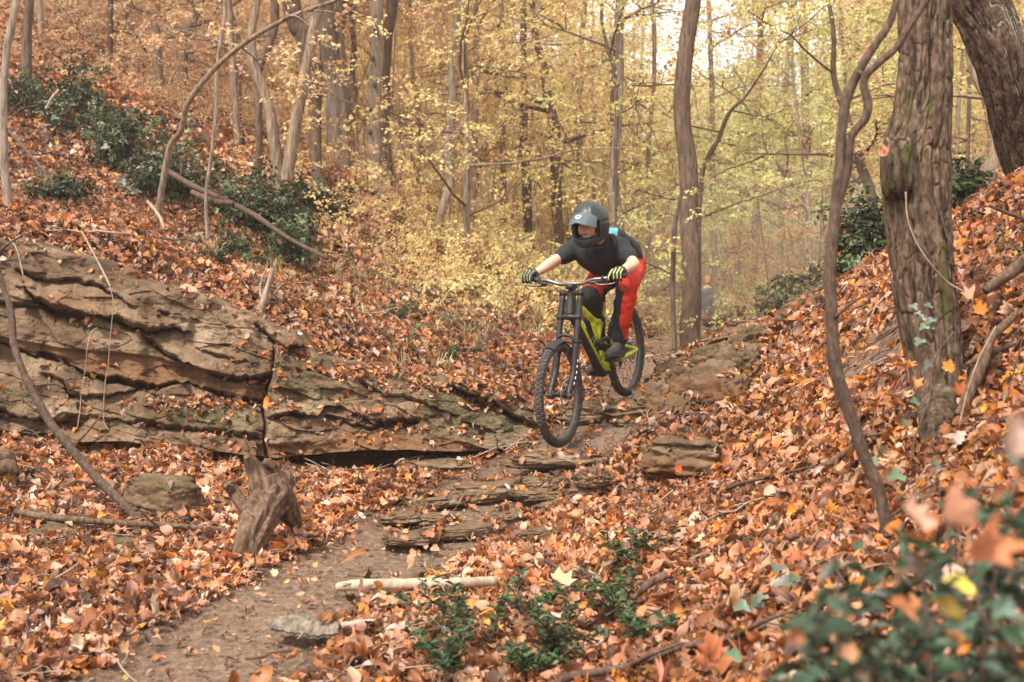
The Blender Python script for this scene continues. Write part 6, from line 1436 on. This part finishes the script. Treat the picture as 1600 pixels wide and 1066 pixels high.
for hp, kn, an, sg in ((hipL, knL, anL, 1), (hipR, knR, anR, -1)):
    t1, d1 = seg_t(C_, hp, kn); t2, d2 = seg_t(C_, kn, an)
    cen = np.where((d1 < d2)[:, None], hp + t1[:, None] * (kn - hp), kn + t2[:, None] * (an - kn)); rad = C_ - cen; rad /= np.linalg.norm(rad, axis=1)[:, None]
    o1 = rad @ (ll * sg); fr1 = rad @ fh
    on = (np.minimum(d1, d2) < .14) & (((C_ - pel) @ (ll * sg)) > -.06)
    thigh = d1 < d2
    if sg == 1: red = np.where(thigh, (o1 + .55 * fr1 > .05) | (N_[:, 2] > .3), (o1 + .25 * fr1 > .28) & (t2 < .9))
    else: red = thigh & (N_[:, 2] + .3 * fr1 > -.1)
    near = d1 if sg == 1 else d1
    mine = np.linalg.norm(C_ - kn, axis=1) < np.linalg.norm(C_ - (knR if sg == 1 else knL), axis=1)
    mi = np.where(mine & on & red, 1, mi)
    if sg == 1:
        cuff = mine & (t2 > .9) & ~thigh; mi = np.where(cuff, 0, mi)
tm.polygons.foreach_set('material_index', mi)
trs = link('trousers', tm, rider)
part('knee_emblem', lambda m: m.lathe([(.020, 0), (.024, .004), (.028, 0), (.024, -.001)], knL + np.array(P(975, 437, 8.38)) - np.array(P(975, 437, 8.47)) + (-.035, -.005, -.03), (.1, -1, .25), 20), 'black_matte', trs)
part('knee_pad', lambda m: m.ball(knL + fh * .045 + (0, 0, .0), (.052, .048, .065), 16), 'trouser_red', trs)
part('knee_pad', lambda m: m.ball(knR + fh * .045 + (0, 0, .0), (.050, .046, .06), 16), 'trouser_black', trs)
# hem text band across the belly, too small to read
part('jersey_print', lambda m: [m.box(belly + (-.09 + .017 * k, -.152 - .012 * math.sin(k * .5), -.012 + .003 * math.sin(k)), (.009, .003, .008)) for k in range(9)], 'trouser_red', ts)

# shoes
for ft, an in ((ftL, anL), (ftR, anR)):
    c = ft + (0, 0, .012); toe = c + fh * .085; heel = c - fh * .15
    mshoe = blob([('c', heel + (0, 0, .035), c + fh * .02 + (0, 0, .03), .036, .043), ('c', c + fh * .02 + (0, 0, .03), toe + (0, 0, .022), .044, .032), ('c', heel + (0, 0, .03), an + (0, 0, .0), .036, .042), ('c', c + (0, 0, .035), an + (0, 0, -.01), .038, .04)], .006, 3)
    so = link('shoe', mshoe, rider); mshoe.materials.append(M['shoe'])
    rr_ = MB(); n = 30; V = []
    for i in range(n):
        a = 2 * math.pi * i / n; x = math.cos(a); w = .046 * (1 + .1 * x); q = c - fh * .03 + fh * x * .15 + ll * math.sin(a) * w; V += [tuple(q + (0, 0, -.004)), tuple(q + (0, 0, .017))]
    V += [tuple(c - fh * .03 + (0, 0, -.004)), tuple(c - fh * .03 + (0, 0, .017))]
    rr_.add(V, [(2 * i, 2 * ((i + 1) % n), 2 * ((i + 1) % n) + 1, 2 * i + 1) for i in range(n)], [(2 * n, 2 * ((i + 1) % n), 2 * i) for i in range(n)] + [(2 * n + 1, 2 * i + 1, 2 * ((i + 1) % n) + 1) for i in range(n)])
    rr_.build('sole', M['black_matte'], so)
    part('lace', lambda m: [m.tube([c + fh * (.02 - .022 * k) + ll * .02 + (0, 0, .062 + .008 * k), c + fh * (.02 - .022 * k) + (0, 0, .071 + .009 * k), c + fh * (.02 - .022 * k) - ll * .02 + (0, 0, .062 + .008 * k)], .003, 6, 6) for k in range(4)], 'dark_metal', so)

# gloves: four fingers wrapped over the grip, thumb below
for s, g, w in ((1, gL, wrL), (-1, gR, wrR)):
    a_ = ll * s                         # outboard along the bar
    up = np.array(uu) * .92 + np.array((0, 0, .08)); up /= np.linalg.norm(up); fo = np.array(ff)
    def q(al, f, u): return g + a_ * al + fo * f + up * u
    shp = [('c', w, q(.0, -.03, .034), .031, .032)]; fing = []
    for k, al in enumerate((.038, .014, -.010, -.034)):          # little finger is outboard
        L = (.82, .95, 1., .93)[k]; r = (.0088, .0098, .0102, .0098)[k]
        m0 = q(al, -.012, .040); m1 = q(al, -.012 + .047 * L, .026); m2_ = q(al, .036 * L + .002, -.006); m3 = q(al, .014, -.027)
        if k == 3: m1 = q(al, .040, .026); m2_ = q(al - .004, .064, .004); m3 = q(al - .006, .066, -.018)      # the index finger reaches for the lever
        shp += [('c', q(al * .7, -.05, .03), m0, .014, .0125), ('c', m0, m1, .0125, r + .001), ('c', m1, m2_, r + .001, r), ('c', m2_, m3, r, r * .85)]; fing.append((m0, m1, m2_))
    shp += [('c', q(-.034, -.045, .018), q(-.05, -.02, -.006), .014, .0125), ('c', q(-.05, -.02, -.006), q(-.052, .008, -.022), .012, .010), ('c', w, w * 1.25 - q(0, -.03, .034) * .25, .033, .033)]
    gm = blob(shp, .0034, 2); gm.materials.append(M['glove']); gm.materials.append(M['lime_cloth'])
    C_, N_ = fco(gm); mi = np.zeros(len(C_), np.int32)
    for m0, m1, m2_ in fing:
        for p0, p1 in ((m0 - fo * .03, m0), (m0, m1), (m1, m2_)):
            t, d = seg_t(C_, p0, p1); la = (C_ - p0) @ a_ - ((p1 - p0) @ a_) * t; outw = N_ @ (up + fo) > .2
            mi = np.where((d < .02) & (la > .0035) & (la < .0085) & outw, 1, mi)
    gm.polygons.foreach_set('material_index', mi); go_ = link('glove', gm, rider)
    part('cuff', lambda m: m.lathe([(.030, -.012), (.035, -.010), (.035, .012), (.030, .012)], w + (w - g) * .12, (w - g), 20), 'glove', go_)

# full face helmet: shell with a face opening and a chin bar
def shell_r(az, el):
    f = math.cos(az) * math.cos(el); s_ = math.sin(az) * math.cos(el); u = math.sin(el)
    r = 1 / math.sqrt((f / (.132 if f > 0 else .142)) ** 2 + (s_ / .110) ** 2 + (u / (.138 if u > 0 else .168)) ** 2)
    chin = math.exp(-((math.degrees(el) + 42) / 12.) ** 2) * math.exp(-(az / .7) ** 2); r += .040 * chin
    ridge = math.exp(-((abs(az) - .55) / .10) ** 2) * max(0, math.sin(el)) ; r += .006 * ridge
    r -= .006 * math.exp(-((math.degrees(el) - 8) / 5.) ** 2) * (1 if abs(az) > 1.1 else 0)
    return r
na, ne = 144, 110; V = np.zeros((na, ne, 3)); keep = np.zeros((na, ne), bool)
for i in range(na):
    az = -math.pi + 2 * math.pi * i / na
    for j in range(ne):
        el = math.radians(-62 + (152 - .01) * j / (ne - 1)); ed = math.degrees(el); r = shell_r(az, el)
        V[i, j] = (r * math.cos(az) * math.cos(el), r * math.sin(az) * math.cos(el), r * math.sin(el) - .0)
        ad = abs(math.degrees(az)); top = 20 - .0035 * ad ** 2; bo = -33 - .001 * ad ** 2
        port = ad < 52 and bo < ed < top; low = ed < (-50 if ad < 60 else -50 + .12 * (ad - 60)); keep[i, j] = not (port or low)
Vw = V.reshape(-1, 3) @ HM.T + headc
Q = [(i * ne + j, ((i + 1) % na) * ne + j, ((i + 1) % na) * ne + j + 1, i * ne + j + 1) for i in range(na) for j in range(ne - 1) if keep[i, j] and keep[(i + 1) % na, j] and keep[i, j + 1] and keep[(i + 1) % na, j + 1]]
hm_ = link('helmet', mesh_np('helmet', Vw, Q, None, [M['helmet'], M['lining']]), rider)
so_ = hm_.modifiers.new('thick', 'SOLIDIFY'); so_.thickness = .020; so_.offset = -1 if False else 1; so_.material_offset = 0; so_.use_rim = True
so_.offset = -1
def HP(az, el, dr=0.):
    az = math.radians(az); el = math.radians(el); r = shell_r(az, el) + dr
    return headc + HM @ np.array((r * math.cos(az) * math.cos(el), r * math.sin(az) * math.cos(el), r * math.sin(el)))
def edge_pts():
    top = [(a, 20 - .0035 * a * a) for a in np.linspace(-52, 52, 22)]; bot = [(a, -33 - .001 * a * a) for a in np.linspace(52, -52, 22)]
    return top + bot + [top[0]]
part('opening_trim', lambda m: m.tube([HP(a, e, -.004) for a, e in edge_pts()], .0065, 8), 'lining', hm_)
part('cheek_pad', lambda m: [m.ball(Hd(.045, s * .079, -.035), (.04, .018, .045), 14, HM) for s in (-1, 1)], 'lining', hm_)
def peak(m):
    n, k = 22, 16; Vt = []
    for i in range(n):
        a = -58 + 116 * i / (n - 1); ar = math.radians(a)
        b0 = HP(a, 44 - .0035 * a * a, .006)
        for j in range(k):
            t = j / (k - 1); wv = 1 - .10 * (a / 58) ** 4
            tip = b0 + Fd * (.135 * wv * (1 - .30 * abs(a / 58) ** 4)) + Ud * (-.078 + .008 * math.cos(ar * 2)) + Sd * (math.sin(ar) * .018)
            Vt.append(b0 * (1 - t) + tip * t + Ud * (.014 * math.sin(math.pi * t) + .010 * max(0, 1 - abs(a) / 20.) * t))
    Vt = np.array(Vt); Vb = Vt - Ud * .005; Q = [(i * k + j, (i + 1) * k + j, (i + 1) * k + j + 1, i * k + j + 1) for i in range(n - 1) for j in range(k - 1)]; N0 = len(Vt)
    E = [(i * k + k - 1, (i + 1) * k + k - 1) for i in range(n - 1)] + [(j, j + 1) for j in range(k - 1)] + [((n - 1) * k + j + 1, (n - 1) * k + j) for j in range(k - 1)]
    m.add(np.vstack([Vt, Vb]), Q + [tuple(x + N0 for x in q[::-1]) for q in Q] + [(a, b, b + N0, a + N0) for a, b in E])
pk = part('peak', peak, 'peak', hm_)
ec = HP(0, 44, .006) + Fd * .088 + Ud * (-.030); en = Ud * .86 + Fd * .5; en /= np.linalg.norm(en)
def emblem(m):
    u = Sd; v = np.cross(en, u); n = 28
    V = []
    for i in range(n):
        a = 2 * math.pi * i / n; tear = 1 + .28 * max(0, math.cos(a)) ** 6
        for r, in ((.021,), (.0105,)):
            V.append(ec + en * .004 + u * math.sin(a) * r * 1.05 + v * math.cos(a) * r * (tear if r > .02 else 1))
    V = np.array(V); m.add(np.vstack([V, V - en * .003]), [(2 * i, 2 * ((i + 1) % n), 2 * ((i + 1) % n) + 1, 2 * i + 1) for i in range(n)] + [(2 * i, 2 * i + 2 * n, 2 * ((i + 1) % n) + 2 * n, 2 * ((i + 1) % n)) for i in range(n)])
part('emblem', emblem, 'decal', pk)
part('vent', lambda m: [m.ball(HP(a, e, -.002), (.016, .008, .006), 12, HM) for a, e in ((-22, 58), (22, 58), (0, -43))], 'lining', hm_)
part('chin_slot', lambda m: [m.tube([HP(a, -42, .001), HP(a + 10, -43, .001), HP(a + 20, -44, .001)], .004, 6) for a in (-30, 10)], 'dark_metal', hm_)
# pack on the back
bp = blob([('c', A(962, 372, 8.62), A(985, 392, 8.86), .075, .085), ('c', A(950, 370, 8.58), A(972, 388, 8.84), .07, .08), ('c', A(975, 378, 8.65), A(990, 400, 8.86), .06, .07)], .009, 5)
bp.materials.append(M['pack']); bp.materials.append(M['teal']); C_, N_ = fco(bp); px = C_[:, 0] / C_[:, 1] * FPX + 800
bp.polygons.foreach_set('material_index', ((px < 965) & (N_[:, 2] > .1)).astype(np.int32))
tag(link('backpack', bp), 'small black backpack with teal top on the back of the rider', 'backpack')
for sd_, s0 in ((1, shL), (-1, shR)):
    part('strap', lambda m: m.tube([s0 * .6 + neck * .4 + (0, .06, .07), s0 * .62 + neck * .38 + (0, -.03, .062), s0 * .7 + chest * .3 + (0, -.10, -.0)], [.018, .018, .014], 8, 12, flat=.35), 'pack', bpy.data.objects['backpack'])

# ------------------------------------------------------------------ the hiker on the trail far behind
hz = 29.5; hx = (1105 - 800) / FPX * hz; g0 = np.array((hx, hz, ground(hx, hz))); print('hiker ground py', 533 - g0[2] / hz * FPX)
M['coat'] = plain('blue_grey_coat', (.085, .115, .135), .85, var=.2, vs=6); M['khaki'] = plain('khaki_trousers', (.34, .26, .17), .85, var=.2, vs=6); M['cap'] = plain('orange_knit_cap', (.55, .20, .08), .85, var=.2)
def h_(x, y, z): return g0 + np.array((x, y, z))
hk = link('person', blob([('c', h_(-.09, 0, .92), h_(-.10, -.04, .5), .085, .06), ('c', h_(-.10, -.04, .5), h_(-.10, .02, .09), .058, .04), ('c', h_(.09, 0, .92), h_(.12, .08, .5), .085, .06), ('c', h_(.12, .08, .5), h_(.13, .16, .10), .058, .04), ('c', h_(-.09, 0, .95), h_(.09, 0, .95), .11, .11),
    ('c', h_(0, 0, .95), h_(0, -.02, 1.4), .13, .16), ('c', h_(-.17, 0, 1.42), h_(.17, 0, 1.42), .06, .06), ('c', h_(0, 0, 1.42), h_(.0, -.03, 1.58), .07, .055), ('e', h_(.0, -.04, 1.66), (.075, .095, .115)), ('c', h_(0, -.13, 1.65), h_(0, -.145, 1.635), .012, .014),
    ('c', h_(-.20, 0, 1.42), h_(-.26, .02, 1.15), .055, .045), ('c', h_(-.26, .02, 1.15), h_(-.20, -.12, .95), .042, .03), ('c', h_(.20, 0, 1.42), h_(.26, .02, 1.15), .055, .045), ('c', h_(.26, .02, 1.15), h_(.22, -.12, .95), .042, .03),
    ('c', h_(-.10, .02, .05), h_(-.11, -.12, .04), .045, .035), ('c', h_(.13, .16, .05), h_(.14, .03, .04), .045, .035), ('c', h_(-.20, -.12, .95), h_(-.18, -.16, .88), .03, .02), ('c', h_(.22, -.12, .95), h_(.2, -.16, .88), .03, .02)], .016, 3)); hk.data.materials.append(M['skin'])
tag(hk, 'hiker in blue grey coat and orange cap standing on the trail far behind the rider', 'person')
c_ = link('coat', blob([('c', h_(0, 0, .92), h_(0, -.02, 1.36), .165, .185), ('c', h_(-.18, 0, 1.42), h_(.18, 0, 1.42), .085, .085), ('c', h_(-.21, 0, 1.42), h_(-.27, .02, 1.15), .08, .065), ('c', h_(-.27, .02, 1.15), h_(-.21, -.11, .97), .06, .05), ('c', h_(.21, 0, 1.42), h_(.27, .02, 1.15), .08, .065), ('c', h_(.27, .02, 1.15), h_(.23, -.11, .97), .06, .05)], .016, 4, folds(2, 8, .01)), hk); c_.data.materials.append(M['coat'])
c_ = link('trousers', blob([('c', h_(-.09, 0, .92), h_(-.10, -.04, .5), .11, .085), ('c', h_(-.10, -.04, .5), h_(-.10, .02, .12), .08, .07), ('c', h_(.09, 0, .92), h_(.12, .08, .5), .11, .085), ('c', h_(.12, .08, .5), h_(.13, .16, .12), .08, .07)], .016, 4, folds(4, 8, .01)), hk); c_.data.materials.append(M['khaki'])
c_ = link('cap', blob([('e', h_(0, -.03, 1.71), (.088, .105, .09))], .012, 3), hk); c_.data.materials.append(M['cap'])

for o in COL.objects:
    if '_local' in o: del o['_local']

# ------------------------------------------------------------------ dusty air
du = MB(); du.ball((3.6, 17.5, .9), (3.0, 6.5, 1.5), 20, None, 12); dme = du.mesh('dust', [])
m = bpy.data.materials.new('dust'); m.use_nodes = True; nt = m.node_tree; nt.nodes.clear()
ou = nt.nodes.new('ShaderNodeOutputMaterial'); pv = nt.nodes.new('ShaderNodeVolumePrincipled'); pv.inputs['Density'].default_value = .016; pv.inputs['Color'].default_value = (.93, .80, .68, 1)
nt.links.new(pv.outputs[0], ou.inputs['Volume']); dme.materials.append(m)
tag(link('dust', dme), 'pale brown dust hanging over the trail around the hiker', kind='stuff')
HAZE = .0014
if HAZE > 0:
    zt = max(float(o.matrix_world.translation.z) for o in COL.objects)
    mb = MB(); mb.box((0, 90, 20), (280, 300, 66)); hz_ = mb.mesh('haze', [], False)
    m = bpy.data.materials.new('haze'); m.use_nodes = True; nt = m.node_tree; nt.nodes.clear()
    ou = nt.nodes.new('ShaderNodeOutputMaterial'); pv = nt.nodes.new('ShaderNodeVolumePrincipled'); pv.inputs['Density'].default_value = HAZE; pv.inputs['Color'].default_value = (.95, .88, .82, 1); pv.inputs['Anisotropy'].default_value = .2
    nt.links.new(pv.outputs[0], ou.inputs['Volume']); hz_.materials.append(m)
    tag(link('haze', hz_), 'pale dusty haze hanging between the trees', kind='stuff')
    S.cycles.volume_bounces = 1; S.cycles.volume_max_steps = 64
